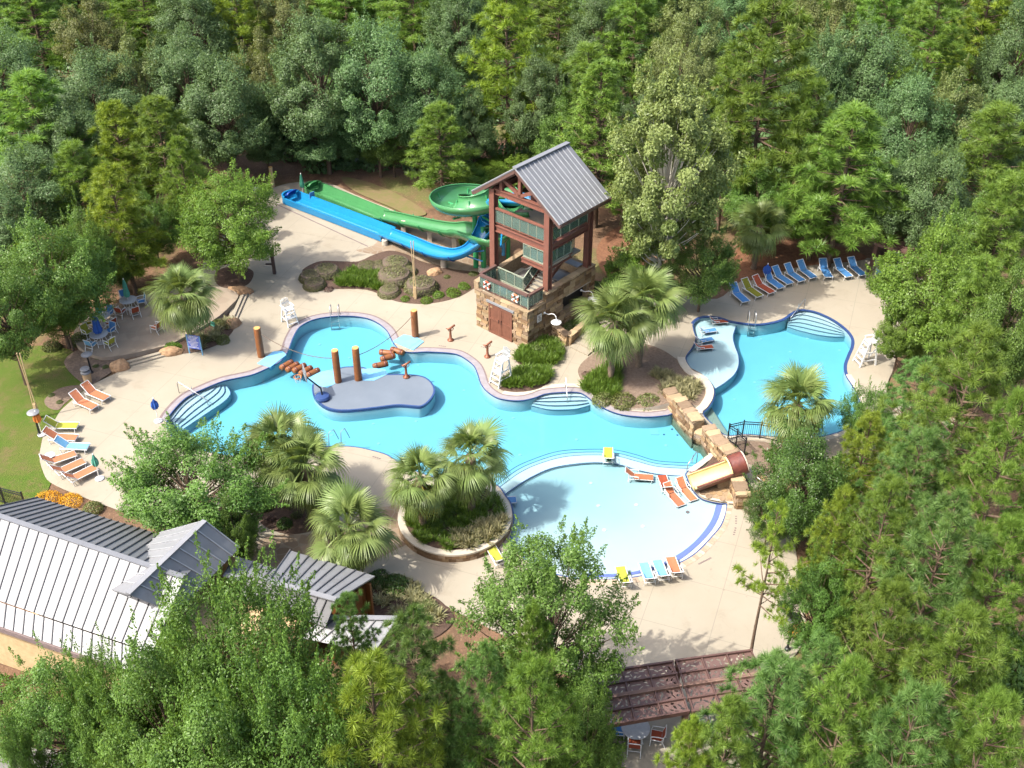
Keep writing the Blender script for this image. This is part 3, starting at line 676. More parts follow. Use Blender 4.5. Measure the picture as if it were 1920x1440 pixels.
# posts
for a, b in ((0, 0), (-W4, 0), (0, D4), (-W4, D4)):
    mb = MB(); mb.box((a, b, 6.4), (.15, .42, 6.1)); mb.box((a, b-.19, 6.4), (.42, .06, 6.1)); mb.box((a, b+.19, 6.4), (.42, .06, 6.1))
    mb.box((a, b, 3.45), (.55, .55, .10)); mb.build('post', M['red_steel'], tower)
def ibeam(name, p, q, w=.26, h=.42):
    mb = MB(); mb.bar(p, q, .07, h-.02); dz = Vector((0, 0, h/2-.03)); mb.bar(Vector(p)+dz, Vector(q)+dz, w, .06); mb.bar(Vector(p)-dz, Vector(q)-dz, w, .06)
    return mb.build(name, M['red_steel'], tower)
g = .18
for z, h in ((9.28, .40), (6.62, .46)):
    ibeam('beam', (-W4+g, 0, z), (-g, 0, z), h=h); ibeam('beam', (-W4+g, D4, z), (-g, D4, z), h=h)
    ibeam('beam', (0, g, z), (0, D4-g, z), h=h); ibeam('beam', (-W4, g, z), (-W4, D4-g, z), h=h)
ibeam('beam', (-2.35, .22, 6.60), (-2.35, D4-.22, 6.60), h=.30)
# decks and stairs
mb = MB(); mb.box((-W4/2, D4/2, 6.90), (W4-.45, D4-.45, .08)); mb.build('upper_deck', M['deck'], tower)
mb = MB(); mb.box((-1.0, 1.0, 5.30), (2.2, 2.2, .12)); mb.build('middle_landing', M['deck'], tower)
ibeam('landing_beam', (-2.1, -.12, 5.18), (-g, -.12, 5.18), .22, .34); ibeam('landing_beam', (-.02, .2, 5.18), (-.02, 2.4, 5.18), .22, .34)
ibeam('landing_beam', (-.02, 2.4, 5.18), (-2.2, 4.0, 4.75), .22, .34)
mb = MB(); mb.box((-2.4, 3.2, 4.75), (4.0, 1.5, .12)); mb.build('rear_landing', M['deck'], tower)
mb = MB(); mb.box((-2.15, -1.12, 2.86), (4.2, 1.75, .06)); mb.build('lower_deck', M['deck'], tower)
mb = MB(); mb.box((-2.0, 1.9, 2.62), (3.9, 4.3, .08)); mb.build('middle_deck', M['asphalt'], tower)
mb = MB(); mb.box((-.9, 2.6, 3.1), (1.25, 1.1, .08)); mb.box((-.9, 3.7, 3.75), (1.4, .6, .06)); mb.build('grey_hatch', M['roof'], tower)
def stair(p, q, wid, n, perp):
    p, q, perp = Vector(p), Vector(q), Vector(perp)
    for k in range(n):
        c = p.lerp(q, (k+.5)/n); mb = MB(); mb.bar(c-perp*wid/2, c+perp*wid/2, .27, .05); mb.build('stair_tread', M['deck'], tower)
    for s in (-1, 1):
        mb = MB(); mb.bar(p+perp*s*(wid/2+.04), q+perp*s*(wid/2+.04), .06, .26); mb.build('stair_stringer', M['red_steel'], tower)
stair((-1.25, -.1, 2.9), (-1.25, 2.9, 4.75), 1.0, 11, (1, 0, 0)); stair((-3.2, 3.2, 4.8), (-3.2, .7, 6.85), 1.0, 11, (1, 0, 0))
# glass railings: posts, a top rail and single panes
def railing(p, q, z, h, n, rail=M['red_steel'], rw=.16, rh=.13, post=M['railgrey'], dz=0.0):
    p, q = Vector(p), Vector(q); up = Vector((0, 0, 1)); dv = Vector((0, 0, dz))
    P0 = Vector((p.x, p.y, z)); Q0 = Vector((q.x, q.y, z+dz))
    mb = MB(); mb.bar(P0+up*h, Q0+up*h, rw, rh); mb.build('top_rail', rail, tower)
    mb = MB(); mb.bar(P0+up*.08, Q0+up*.08, .05, .05); mb.build('bottom_rail', rail, tower)
    for k in range(n+1):
        c = P0.lerp(Q0, k/n); mb = MB(); mb.box(c+up*h/2, (.036, .036, h-.05)); mb.build('rail_post', post, tower)
        if k < n:
            a, b = P0.lerp(Q0, (k+.06)/n), P0.lerp(Q0, (k+.94)/n); mb = MB(); mb.bar(a+up*(h*.5+.02), b+up*(h*.5+.02), .015, h-.26); mb.build('pane', M['glass'], tower)
railing((-W4+.25, -.05), (-.25, -.05), 6.95, 1.12, 6); railing((.05, .25), (.05, D4-.25), 6.95, 1.12, 4)
railing((-2.2, D4-.1), (-.25, D4-.1), 6.95, 1.1, 3)
railing((-2.0, -.1), (-.2, -.1), 5.36, 1.0, 3, M['railgrey'], .05, .05); railing((.02, .2), (.02, 2.3), 5.36, 1.0, 3, M['railgrey'], .05, .05)
railing((0, 2.4), (-.9, 3.9), 5.0, 1.0, 3, M['railgrey'], .05, .05); railing((-.9, 3.9), (-3.6, 3.9), 4.8, 1.0, 4, M['railgrey'], .05, .05)
railing((-4.25, -1.90), (-.05, -1.90), 2.9, 1.05, 7, M['brown_steel'], .20, .16); railing((-.02, -1.88), (-.02, -.45), 2.9, 1.05, 3, M['brown_steel'], .20, .16)
railing((-4.25, -1.8), (-4.25, -.3), 2.9, 1.05, 3, M['brown_steel'], .20, .16)
railing((-4.1, -.28), (-1.85, -.28), 2.9, 1.0, 3, M['railgrey'], .06, .06); railing((-1.82, -.25), (-1.82, 2.6), 2.9, 1.0, 4, M['railgrey'], .06, .06, dz=1.85)
# roof: ridge along b, gable truss at the front
RZ, EZ, RA = 11.62, 8.95, -2.38; b0, b1 = -.55, 4.75
rf = MB(); rf.bar((RA, b0-.02, RZ+.05), (RA, b1+.02, RZ+.05), .34, .07); roof = rf.build('roof', M['roof'], tower)
for ea in (1.32, -6.1):
    roof_plane(roof, (ea, b0, EZ), (ea, b1, EZ), (RA, b0, RZ), (RA, b1, RZ), 13, M['roof'], M['seam'], .06, .05)
    mb = MB(); mb.bar((ea, b0+.03, EZ-.16), (ea, b1-.03, EZ-.16), .06, .2); mb.build('eave_beam', M['brown_steel'], roof)
    for bb in (b0+.07, b1-.07):
        mb = MB(); mb.bar((ea, bb, EZ-.18), (RA, bb, RZ-.18), .10, .26); mb.build('rafter', M['brown_steel'], roof)
    for bb in (.0, D4):
        mb = MB(); mb.bar((ea*.82+RA*.18, bb, EZ-.28+.18*2.67), (RA, bb, RZ-.32), .2, .26); mb.build('truss_chord', M['red_steel'], roof)
for bb in (0., D4):
    for p, q in (((RA, bb, 9.5), (RA, bb, RZ-.4)), ((RA, bb, 9.55), (-3.9, bb, 10.35)), ((RA, bb, 9.55), (-.85, bb, 10.35)), ((-.8, bb, 9.48), (-.8, bb, 10.2)), ((-3.95, bb, 9.48), (-3.95, bb, 10.2))):
        mb = MB(); mb.bar(p, q, .22, .22, up=(0, 1, 0)); mb.build('truss_web', M['red_steel'], tower)
for a in (0, -W4):
    mb = MB(); mb.bar((a, .2, 8.5), (a, 1.2, 9.2), .12, .12); mb.build('knee_brace', M['red_steel'], tower)
# gooseneck wall lamps
def gooseneck(px, py, label):
    a, b = tl(px, py, 2.2); t = thing('wall_lamp', label, 'lamp', (*at(px, py, 2.2).xy, 2.2), TA, 'white gooseneck lamps on the tower wall'); t.location.z = 2.2
    loc = TO+Vector((cos(TA)*.28-sin(TA)*b, sin(TA)*.28+cos(TA)*b)); t.location = (loc.x, loc.y, 2.2)
    mb = MB(); mb.lathe([(.0, 0), (.09, 0), (.07, .05), (0, .06)], 10, R=Matrix.Rotation(pi/2, 3, 'Y')); mb.tube([(0.03, 0, 0), (.35, 0, .02), (.6, 0, .18), (.85, 0, .22), (1.0, 0, .08), (1.02, 0, -.1)], .028, 7); mb.build('arm', M['white'], t)
    mb = MB(); mb.lathe([(.03, .02), (.09, -.02), (.16, -.1), (.34, -.2), (.36, -.24), (.0, -.2)], 16, (1.02, 0, -.08)); mb.build('lamp_shade', M['white'], t)
gooseneck(1046, 598, 'white gooseneck lamp left of the dark opening in the tower wall'); gooseneck(1096, 547, 'white gooseneck lamp at the far right end of the tower wall')
for k, (a, mt, lab) in enumerate(((-3.55, M['sl_red'], 'red ring buoy hung inside the left part of the tower terrace railing'), (-1.05, M['sl_orange'], 'pinkish ring buoy hung near the front corner of the tower terrace railing'))):
    q = TO+Vector((cos(TA)*a+sin(TA)*1.99, sin(TA)*a-cos(TA)*1.99)); t = thing('ring_buoy', lab, 'life ring', (q.x, q.y, 3.45), TA, 'ring buoys on the tower terrace')
    mb = MB(); mb.tube([(.24*cos(x*pi/8), 0, .24*sin(x*pi/8)) for x in range(16)], .07, 8, closed=True); mb.build('ring', mt, t, True)
    mb = MB()
    for x in range(4): mb.box((.24*cos(x*pi/2+.7), 0, .24*sin(x*pi/2+.7)), (.17, .16, .12), Matrix.Rotation(-(x*pi/2+.7), 3, 'Y'))
    mb.build('strap', M['white'], t)
# stone planter at the tower foot and the steps beside it
pl = thing('stone_planter', 'low sandstone planter wall at the right foot of the slide tower', 'planter')
rs2 = random.Random(9); P0, P1, P2, P3 = at(1036, 622, .2).xy, at(1066, 648, .0).xy, at(1096, 620, .2).xy, at(1120, 598, .3).xy
for a, b in ((P0, P1), (P1, P2), (P2, P3)):
    mb = MB(); mb.bar((*a, .35), (*b, .35), .26, .9); wl = mb.build('wall', M['mortar'], pl)
    stone_face(wl, a, b, -.05, .78, .36, rs2, .18, .3); capstones(wl, a, b, .78, .46, rs2)
for k in range(4):
    a, b = at(1068+k*9, 652-k*9, .1*k).xy, at(1102+k*9, 668-k*9, .1*k).xy; d = Vector((.3, .42))
    mb = MB(); mb.prism([tuple(a), tuple(b), tuple(b+d*4), tuple(a+d*4)], -.05, .12*(k+1)); tag(mb.build('path_step', M['deck']), kind='structure')
# ---- waterfall wall between the pools
ww = thing('waterfall_wall', 'long sandstone wall with a spillway between the main pool and the right pool', 'wall')
rs3 = random.Random(5); wp = [at(1253, 728, .9).xy, at(1272, 750, .9).xy, at(1310, 793, .95).xy, at(1326, 810, .6).xy, at(1350, 832, .95).xy, at(1374, 856, 1.0).xy]
hh = [.85, 1.05, .42, 1.05, 1.15]
for k in range(5):
    a, b = wp[k], wp[k+1]; h = hh[k]; mb = MB(); mb.bar((*a, h/2-.6), (*b, h/2-.6), .62, h+1.2); wl = mb.build('wall', M['mortar'], ww)
    d = (b-a).normalized(); nrm = Vector((-d.y, d.x))
    for s in (-1, 1): stone_face(wl, a+nrm*.30*s, b+nrm*.30*s, -.25, h, .12, rs3, .16, .28, .28, .6)
    capstones(wl, a, b, h, .78, rs3, .10, .45, .8)
mb = MB(); d = (wp[3]-wp[2]).normalized(); nrm = Vector((d.y, -d.x))
if nrm.x > 0: nrm = -nrm
mb.ribbon([(*(wp[2]+d*.1+nrm*.42), .45), (*(wp[2]+d*.1+nrm*.60), .25), (*(wp[2]+d*.1+nrm*.68), -.12)], [(*(wp[3]-d*.1+nrm*.42), .45), (*(wp[3]-d*.1+nrm*.60), .25), (*(wp[3]-d*.1+nrm*.68), -.12)])
mb.build('falling_water', M['water_flow'], ww)
mb = MB(); a, b = at(1264, 784, -.4).xy, at(1334, 850, -.4).xy; off = Vector((.55, .45)); mb.prism([tuple(a), tuple(b), tuple(b+off), tuple(a+off)], -1.5, -.42); tag(mb.build('underwater_ledge', M['white_plaster']), kind='structure')
tag(nosing([tuple(b), tuple(a)], -.41, .05).build('step_nosing', M['navy']), kind='structure')
# ---- round raised planter
rp = thing('round_planter', 'round raised planter with cream cap and stone side beside the wading pool', 'planter')
C0 = at(853, 966, .5).xy; R0 = (at(960, 966, .5).xy-C0).length; nn = 64
ring = lambda r: [(C0.x+r*cos(2*pi*k/nn), C0.y+r*sin(2*pi*k/nn)) for k in range(nn)]
mb = MB(); mb.prism(ring(R0-.06), -.3, .44); mb.build('core', M['mortar'], rp)
mb = MB(); mb.ribbon([(*p, .52) for p in ring(R0-.38)+ring(R0-.38)[:1]], [(*p, .52) for p in ring(R0)+ring(R0)[:1]]); mb.ribbon([(*p, .52) for p in ring(R0)+ring(R0)[:1]], [(*p, .42) for p in ring(R0)+ring(R0)[:1]])
mb.build('cap', M['curb'], rp)
mb = MB(); mb.prism(ring(R0-.37), .3, .47); mb.build('soil_bed', M['mulch'], rp)
for row in range(2):
    for k in range(30):
        a = pi*1.0+pi*1.15*(k+.5*row)/30; put('stone', rs.choice(STONE_MESH), rp, (C0.x+(R0-.05)*cos(a), C0.y+(R0-.05)*sin(a), .10+.22*row), (0, 0, a+pi/2), (.36, .10, .20), stone_cols[rs.choice((0, 2, 2, 3))])
# ---- kiddie log slide, its stone pier, apron and cream curb
A0, A1 = at(1294, 905, .0), at(1376, 852, 1.5); ks = thing('log_slide', 'small pale yellow slide inside a hollow dark red log shell by the wading pool', 'slide')
p0 = Vector((*at(1295, 903, .66).xy, .66)); p1 = Vector((*at(1396, 866, 1.55).xy, 1.55)); ax = (p1-p0).normalized(); sd = Vector((0, 0, 1)).cross(ax).normalized(); up = ax.cross(sd)
def trough(r0, r1, t0, t1, ang0, ang1, n, thick, m=24):
    """a half-open pipe section between two distances along the slide"""
    V = []; F = []; ts = [t0+(t1-t0)*i/m for i in range(m+1)]
    for rr in (0, thick):
        for t in ts:
            c = p0.lerp(p1, t); 
            for k in range(n+1):
                a = ang0+(ang1-ang0)*k/n; r = r0+(r1-r0)*t+rr; V.append(c+(sd*cos(a)+up*sin(a))*r)
    w_ = n+1; o = (m+1)*w_
    for i in range(m):
        for k in range(n):
            q = (i*w_+k, i*w_+k+1, (i+1)*w_+k+1, (i+1)*w_+k); F.append(q); F.append(tuple(x+o for x in q[::-1]))
        for k in (0, n): F.append((i*w_+k, (i+1)*w_+k, o+(i+1)*w_+k, o+i*w_+k))
    for i in (0, m):
        for k in range(n): F.append((i*w_+k, i*w_+k+1, o+i*w_+k+1, o+i*w_+k))
    return MB().add(V, F)
R_ = .60
trough(R_-.10, R_-.10, 0, .98, pi-.1, 2*pi+.1, 14, .05).build('slide_bed', M['yellow_slide'], ks, True)
trough(R_-.045, R_-.045, .05, .72, pi-.08, 2*pi+.08, 16, .09).build('log_shell', M['bark_slide'], ks, True)
trough(R_-.045, R_-.045, .72, 1.0, -.5*pi, 1.5*pi, 24, .09, 8).build('log_tunnel', M['bark_slide'], ks, True)
for s in (-.08, pi+.08):
    mb = MB(); mb.tube([p0.lerp(p1, t)+(sd*cos(s)+up*sin(s))*(R_-.03) for t in (.02, .2, .4, .6, .72)], .075, 8); mb.build('rim', M['yellow_slide'], ks, True)
mb = MB(); mb.tube([p0.lerp(p1, .72)+(sd*cos(a)+up*sin(a))*(R_-.03) for a in [-.08+k*(pi+.16)/12 for k in range(13)]], .075, 8); mb.build('rim', M['yellow_slide'], ks, True)
mb = MB(); mb.tube([p1+(sd*cos(a)+up*sin(a))*R_ for a in [k*2*pi/20 for k in range(20)]], .06, 8, closed=True); mb.build('tunnel_lip', M['curb'], ks, True)
mb = MB(); mb.bar(p0.lerp(p1, .5)-Vector((0, 0, .9)), p1-Vector((0, 0, .95)), .7, .7); mb.build('footing', M['mortar'], ks)
sp = thing('stone_pier', 'short sandstone pier wall on the near side of the small log slide', 'wall')
pa, pb_ = at(1381, 889, 1.0).xy, at(1394, 930, .9).xy
mb = MB(); mb.bar((*pa, .4), (*pb_, .4), .62, 1.1); wl = mb.build('wall', M['mortar'], sp); d = (pb_-pa).normalized(); nrm = Vector((-d.y, d.x))
for s in (-1, 1): stone_face(wl, pa+nrm*.3*s, pb_+nrm*.3*s, 0, .95, .12, rs3, .2, .3)
stone_face(wl, pb_-nrm*.3, pb_+nrm*.3, 0, .95, .12, rs3, .2, .3); capstones(wl, pa-d*.05, pb_+d*.08, .95, .76, rs3)
hill = [(1300,913),(1312,927),(1330,935),(1352,940),(1372,943),(1383,925),(1380,905),(1395,880),(1380,870),(1340,885),(1312,896)]
hp = ground(hill, 3); mb = MB(); mb.prism([tuple(p) for p in hp], -.2, .16); ap = mb.build('slide_apron', M['mortar']); ap['kind'] = 'structure'
rs4 = random.Random(11); hc = sum(hp, Vector((0, 0)))/len(hp); pts = []
for _ in range(3000):
    p = Vector((rs4.uniform(hc.x-2.2, hc.x+2.2), rs4.uniform(hc.y-2, hc.y+2)))
    if inside([tuple(p)], hp)[0] and all((p-q).length > .36 for q in pts): pts.append(p)
for p in pts:
    k = rs4.randint(5, 7); a0 = rs4.random()*6; mb = MB(); mb.prism([(p.x+.2*rs4.uniform(.75, 1.1)*cos(a0+i*2*pi/k), p.y+.2*rs4.uniform(.75, 1.1)*sin(a0+i*2*pi/k)) for i in range(k)], .1, .185); mb.build('flagstone', rs4.choice(stone_cols[:2]+[stone_cols[3]]), ap)
patch('slide_landing', [(1400,866),(1420,872),(1440,885),(1452,905),(1440,925),(1415,918),(1402,900),(1395,884)], .32, M['deck'])
mb = MB(); q = ground([(1388,872),(1405,858),(1430,870),(1455,890),(1470,930),(1440,960),(1400,955),(1395,930)], 4, z=.3); mb.prism([tuple(p) for p in q], -.2, .30); tag(mb.build('raised_ground', M['drymulch']), kind='structure')
# ---- clubhouse roofs at lower left
ch = thing('clubhouse', 'clubhouse with several pale standing seam metal roofs at the lower left corner', 'building')
def roof_part(e0, e1, r0, r1, n, mat='roof_pale', seam='seam_dark', cap=.03):
    mid = (Vector(r0)+Vector(r1))/2; mb = MB(); mb.bar(Vector(r0)+Vector((0, 0, cap)), Vector(r1)+Vector((0, 0, cap)), .26 if cap > 0 else .1, .06)
    r = mb.build('roof', M[mat], ch); roof_plane(r, e0, e1, r0, r1, n, M[mat], M[seam], .08, .055); return r
RB0, RB1 = at(-34, 957, 5.7), at(345, 1083, 5.7); EB0, EB1 = at(71, 933, 3.2), at(312, 1005, 3.2)
roof_part(EB0, at(395, 1030, 3.2), RB0, RB1, 25, 'roof')  # back slope of the same roof: its shade is put into a darker grey
MF0, MF1 = at(-75, 1101, 4.05), at(285, 1224, 4.05); roof_part(MF0, MF1, RB0, RB1, 20, cap=-.2)
LF0, LF1 = at(-80, 1147, 3.45), at(285, 1272, 3.45)
q0, q1 = MF0-Vector((0, 0, .10)), MF1-Vector((0, 0, .10)); roof_part(LF0, LF1, q0, q1, 20, cap=-.2)
mb = MB(); mb.bar(LF0-Vector((0, 0, .2)), LF1-Vector((0, 0, .2)), .12, .28); mb.build('fascia', M['copdark'], ch)
X0, X1 = at(384, 977, 6.1), at(240, 1114, 6.1)
roof_part(at(449, 1027, 4.3), at(330, 1150, 4.3), X0, X1, 8, 'roof_pale', 'seam'); roof_part(at(300, 1000, 4.3), at(190, 1100, 4.3), X0, X1, 8, 'roof_pale', 'seam', -.2)
mb = MB(); a, b, c = at(300, 1000, 4.3), at(449, 1027, 4.3), X0
off = (X1-X0).normalized()*.35; mb.add([a+off, b+off, c+off-Vector((0, 0, .06)), Vector((a.x, a.y, 0))+off*1, Vector((b.x, b.y, 0))+off*1], [(0, 1, 2), (0, 3, 4, 1)]); mb.build('gable_wall', M['pinewood'], ch)
def wallbox(e0, e1, r0, r1, z, nm='wall', mat='pinewood'):
    ins = ((r0+r1)/2-(e0+e1)/2); ins.z = 0; ins = ins.normalized()*.45
    mb = MB(); a, b = e0+ins, e1+ins; mb.bar((a.x, a.y, z/2), (b.x, b.y, z/2), .15, z); mb.build(nm, M[mat], ch)
wallbox(EB0, EB1, RB0, RB1, 3.1); wallbox(LF0, LF1, RB0, RB1, 3.2)
LR0, LR1 = at(470, 1078, 4.35), at(630, 1125, 4.35)
roof_part(at(544, 1032, 3.0), at(703, 1080, 3.0), at(503, 1090, 4.35), LR1, 9); roof_part(at(440, 1120, 3.05), at(610, 1175, 3.05), LR0, LR1, 10, cap=-.2)
roof_part(at(440, 1042, 2.95), at(530, 1070, 2.95), at(420, 1078, 3.7), at(500, 1100, 3.7), 5)
roof_part(at(560, 1195, 2.4), at(700, 1225, 2.4), at(612, 1158, 3.0), at(745, 1160, 3.0), 7)
wallbox(at(544, 1032, 3), at(703, 1080, 3), LR0, LR1, 2.9, 'wall', 'log')
mb = MB(); a = at(690, 1080, 3.0); b = at(622, 1172, 3.0); mb.bar((a.x-.3, a.y-.5, 1.45), (b.x-.2, b.y+.3, 1.45), .12, 2.8); mb.build('end_wall', M['log'], ch)
mb = MB(); mb.box((a.x-.25, a.y-.45, 1.4), (.25, .25, 2.8)); mb.build('corner_post', M['log'], ch)
mb = MB(); c0, c1, c2, c3 = at(100, 990, 3).xy, at(330, 1050, 3).xy, at(560, 1190, 3).xy, at(40, 1190, 3).xy; mb.prism([tuple(p) for p in (at(20, 1060, 2.6).xy, at(300, 1040, 2.6).xy, at(600, 1120, 2.6).xy, at(560, 1170, 2.6).xy, at(150, 1230, 2.6).xy)], 0, 2.5); mb.build('ground_floor', M['pinewood'], ch)
# ---- pergolas with cut-out panels
def pergola(t, P, nx, ny, z, cut=True, seed=1):
    """P: the four roof corners; panels with leaf-shaped openings between dark beams"""
    rp_ = random.Random(seed); q = [Vector((*at(px, py, z).xy, z)) for px, py in P]
    f = lambda u, v: q[0].lerp(q[1], u).lerp(q[3].lerp(q[2], u), v)
    for i in range(nx+1):
        mb = MB(); mb.bar(f(i/nx, -.02)+Vector((0, 0, .05)), f(i/nx, 1.02)+Vector((0, 0, .05)), .06, .12); mb.build('purlin', M['brown_steel'], t)
    for j in range(ny+1):
        mb = MB(); mb.bar(f(-.02, j/ny)+Vector((0, 0, .03)), f(1.02, j/ny)+Vector((0, 0, .03)), .09, .22); mb.build('beam', M['brown_steel'], t)
    for i in range(nx):
        for j in range(ny):
            hol = []; m_ = .04; ex = (f((i+1)/nx, 0)-f(i/nx, 0)).length; ey = (f(0, (j+1)/ny)-f(0, j/ny)).length
            out = [(0, 0), (ex, 0), (ex, ey), (0, ey)]
            if cut:
                for _ in range(160):
                    c = (rp_.uniform(.13, ex-.13), rp_.uniform(.12, ey-.12)); a = rp_.random()*pi; L = rp_.uniform(.08, .14); w_ = rp_.uniform(.025, .055)
                    if all(hypot(c[0]-h[0], c[1]-h[1]) > .19 for h in hol): hol.append((c[0], c[1], a, L, w_))
                    if len(hol) >= 15: break
            pts = [Vector(p) for p in out]; ed = [(0, 1), (1, 2), (2, 3), (3, 0)]; polys = []
            for (cx_, cy_, a, L, w_) in hol:
                pl_ = [(cx_+cos(a)*L*cos(th)-sin(a)*w_*sin(th), cy_+sin(a)*L*cos(th)+cos(a)*w_*sin(th)) for th in [k*pi/5 for k in range(10)]]
                o = len(pts); pts += [Vector(p) for p in pl_]; ed += [(o+k, o+(k+1) % 10) for k in range(10)]; polys.append(pl_)
            vs_, _, fs_, *_ = geometry.delaunay_2d_cdt(pts, ed, [], 0, 1e-5)
            C = np.array([[sum(vs_[k][d] for k in f_)/3 for d in (0, 1)] for f_ in fs_]); ok = np.ones(len(fs_), bool)
            for pl_ in polys: ok &= ~inside(C, pl_)
            mb = MB(); V = [f((i+v[0]/ex)/nx, (j+v[1]/ey)/ny)+Vector((0, 0, .02)) for v in vs_]; mb.add(V, [f_ for f_, k in zip(fs_, ok) if k]); mb.add([v-Vector((0, 0, .012)) for v in V], [tuple(f_)[::-1] for f_, k in zip(fs_, ok) if k])
            mb.build('roof_panel', M['pergola'], t)
    if cut:
        for v in (.485, .515):
            mb = MB(); mb.bar(f(-.02, v)+Vector((0, 0, .09)), f(1.02, v)+Vector((0, 0, .09)), .09, .14); mb.build('ridge_beam', M['weathered'], t)
    for u, v in ((.02, .04), (.98, .04), (.02, .96), (.98, .96)):
        p = f(u, v); mb = MB(); mb.box((p.x, p.y, z/2-.05), (.24, .24, z-.1)); mb.build('post', M['brown_steel'], t)
t = thing('pergola', 'left brown pergola with leaf cut-out roof panels over a round table at the bottom', 'pergola', group='brown pergolas with cut-out panels'); pergola(t, [(1140,1362),(1290,1336),(1260,1243),(1120,1264)], 3, 4, 2.7, True, 2)
t = thing('pergola', 'right brown pergola half hidden by the big pines at the bottom', 'pergola', group='brown pergolas with cut-out panels'); pergola(t, [(1300,1336),(1450,1312),(1408,1222),(1268,1241)], 3, 4, 2.7, True, 5)
t = thing('pergola', 'brown pergola at the forest edge behind the upper right chairs', 'pergola', group='brown pergolas with cut-out panels'); pergola(t, [(1640,458),(1700,476),(1738,462),(1672,440)], 3, 3, 2.9, False, 7)
t = thing('pergola', 'small brown pergola piece beside the upper right pergola near the bright tree', 'pergola', group='brown pergolas with cut-out panels'); pergola(t, [(1704,480),(1745,494),(1785,478),(1742,464)], 2, 2, 2.9, False, 8)
# patio paving under the bottom pergolas
patch('pergola_patio', [(1130,1330),(1300,1300),(1450,1290),(1480,1360),(1420,1460),(1150,1470),(1100,1400)], .01, M['deck'])
# ------------------------------------------------------------------ water slides
def spline3(P, n=6):
    return [Vector(q) for q in spline([tuple(p) for p in P], n, False)]
def flume(mb, pts, r, thick=.07, half=1.45, n=14, mi=0, flange=.10):
    """open half-pipe swept along pts (pts = middle of its floor)"""
    V = []; F = []; m = len(pts); w_ = n+1
    rings = []
    for i, p in enumerate(pts):
        t = (pts[min(i+1, m-1)]-pts[max(i-1, 0)]).normalized(); sd_ = t.cross(Vector((0, 0, 1))).normalized(); up_ = sd_.cross(t)
        rr = r[i] if isinstance(r, list) else r
        prof = [(sin(a)*rr, rr-cos(a)*rr) for a in [-half+2*half*k/n for k in range(n+1)]]
        rings.append(([p+sd_*x+up_*y for x, y in prof], [p+sd_*x*(1+thick/rr)+up_*(y-thick*cos(x/rr*1.2)) for x, y in prof], sd_, up_))
    for a, b, *_ in rings: V += a
    o = len(V)
    for a, b, *_ in rings: V += b
    for i in range(m-1):
        for k in range(n):
            q = (i*w_+k, (i+1)*w_+k, (i+1)*w_+k+1, i*w_+k+1); F.append(q); F.append(tuple(x+o for x in q[::-1]))
        for k in (0, n): F.append((i*w_+k, o+i*w_+k, o+(i+1)*w_+k, (i+1)*w_+k))
    for i in (0, m-1):
        for k in range(n): F.append((i*w_+k, i*w_+k+1, o+i*w_+k+1, o+i*w_+k))
    mb.add(V, F, mi)
    for k in (0, n):
        mb.tube([rg[0][k] for rg in rings], .055, 6, mi)
    return rings
def joints(name, pts, r, every, mat, parent):
    L = 0
    for i in range(1, len(pts)-1):
        L += (pts[i]-pts[i-1]).length
        if L > every:
            L = 0; mb = MB(); t = (pts[i+1]-pts[i-1]).normalized(); sd_ = t.cross(Vector((0, 0, 1))).normalized(); up_ = sd_.cross(t)
            mb.tube([pts[i]+sd_*sin(a)*(r+.09)+up_*(r-cos(a)*(r+.09)) for a in [-1.4+2.8*k/10 for k in range(11)]], .045, 5); mb.build(name, mat, parent)
def runout(p, q, wid, h, mat, parent, z0=.06):
    p, q = Vector(p), Vector(q); t = (q-p).normalized(); sd_ = Vector((-t.y, t.x, 0)); mb = MB()
    prof = [(-wid/2-.14, h-.04), (-wid/2-.14, h), (-wid/2, h), (-wid/2+.22, .10), (-.05, .05), (0, .10), (.05, .05), (wid/2-.22, .10), (wid/2, h), (wid/2+.14, h), (wid/2+.14, h-.04), (wid/2+.10, 0), (-wid/2-.10, 0)]
    n = len(prof); mb.add([p+sd_*x+Vector((0, 0, y+z0)) for x, y in prof]+[q+sd_*x+Vector((0, 0, y+z0)) for x, y in prof], [(k, (k+1) % n, n+(k+1) % n, n+k) for k in range(n)]+[tuple(range(n))[::-1], tuple(range(n, 2*n))])
    mb.build('runout_trough', mat, parent)
    return t, sd_
def hood(q, t, sd_, wid, mat, inner, parent):
    """rounded end wall with a raised splash flap"""
    q = Vector(q); mb = MB(); A = [pi*k/12 for k in range(13)]
    o = [q+sd_*cos(a)*(wid/2+.12)+t*sin(a)*(wid*.55) for a in A]; i_ = [q+sd_*cos(a)*(wid/2)+t*sin(a)*(wid*.45) for a in A]
    for lo, hi in (((.06), (.72)),):
        mb.add([p+Vector((0, 0, lo)) for p in o]+[p+Vector((0, 0, hi)) for p in o]+[p+Vector((0, 0, hi)) for p in i_]+[p+Vector((0, 0, lo)) for p in i_],
               [(j*13+k, j*13+k+1, ((j+1) % 4)*13+k+1, ((j+1) % 4)*13+k) for j in range(4) for k in range(12)])
    mb.add([p+Vector((0, 0, .10)) for p in i_], [tuple(range(13))]); mb.build('end_wall', mat, parent)
    mb = MB(); rows = 7; V = []
    for j in range(rows):
        b = j/(rows-1)*1.75
        for k in range(9):
            u = (k/8-.5)*wid*.86; rise = .62*(1-(2*k/8-1)**4*.35)
            V.append(q+sd_*u+t*(.30-.50*(1-cos(b))*.8)+Vector((0, 0, .42+rise*sin(min(b, pi/2)))))
    mb.add(V, [(j*9+k, j*9+k+1, (j+1)*9+k+1, (j+1)*9+k) for j in range(rows-1) for k in range(8)])
    o_ = mb.build('splash_flap', inner, parent, True); s_ = o_.modifiers.new('thick', 'SOLIDIFY'); s_.thickness = .05
def P3(px, py, z): return Vector((*at(px, py, z).xy, z))
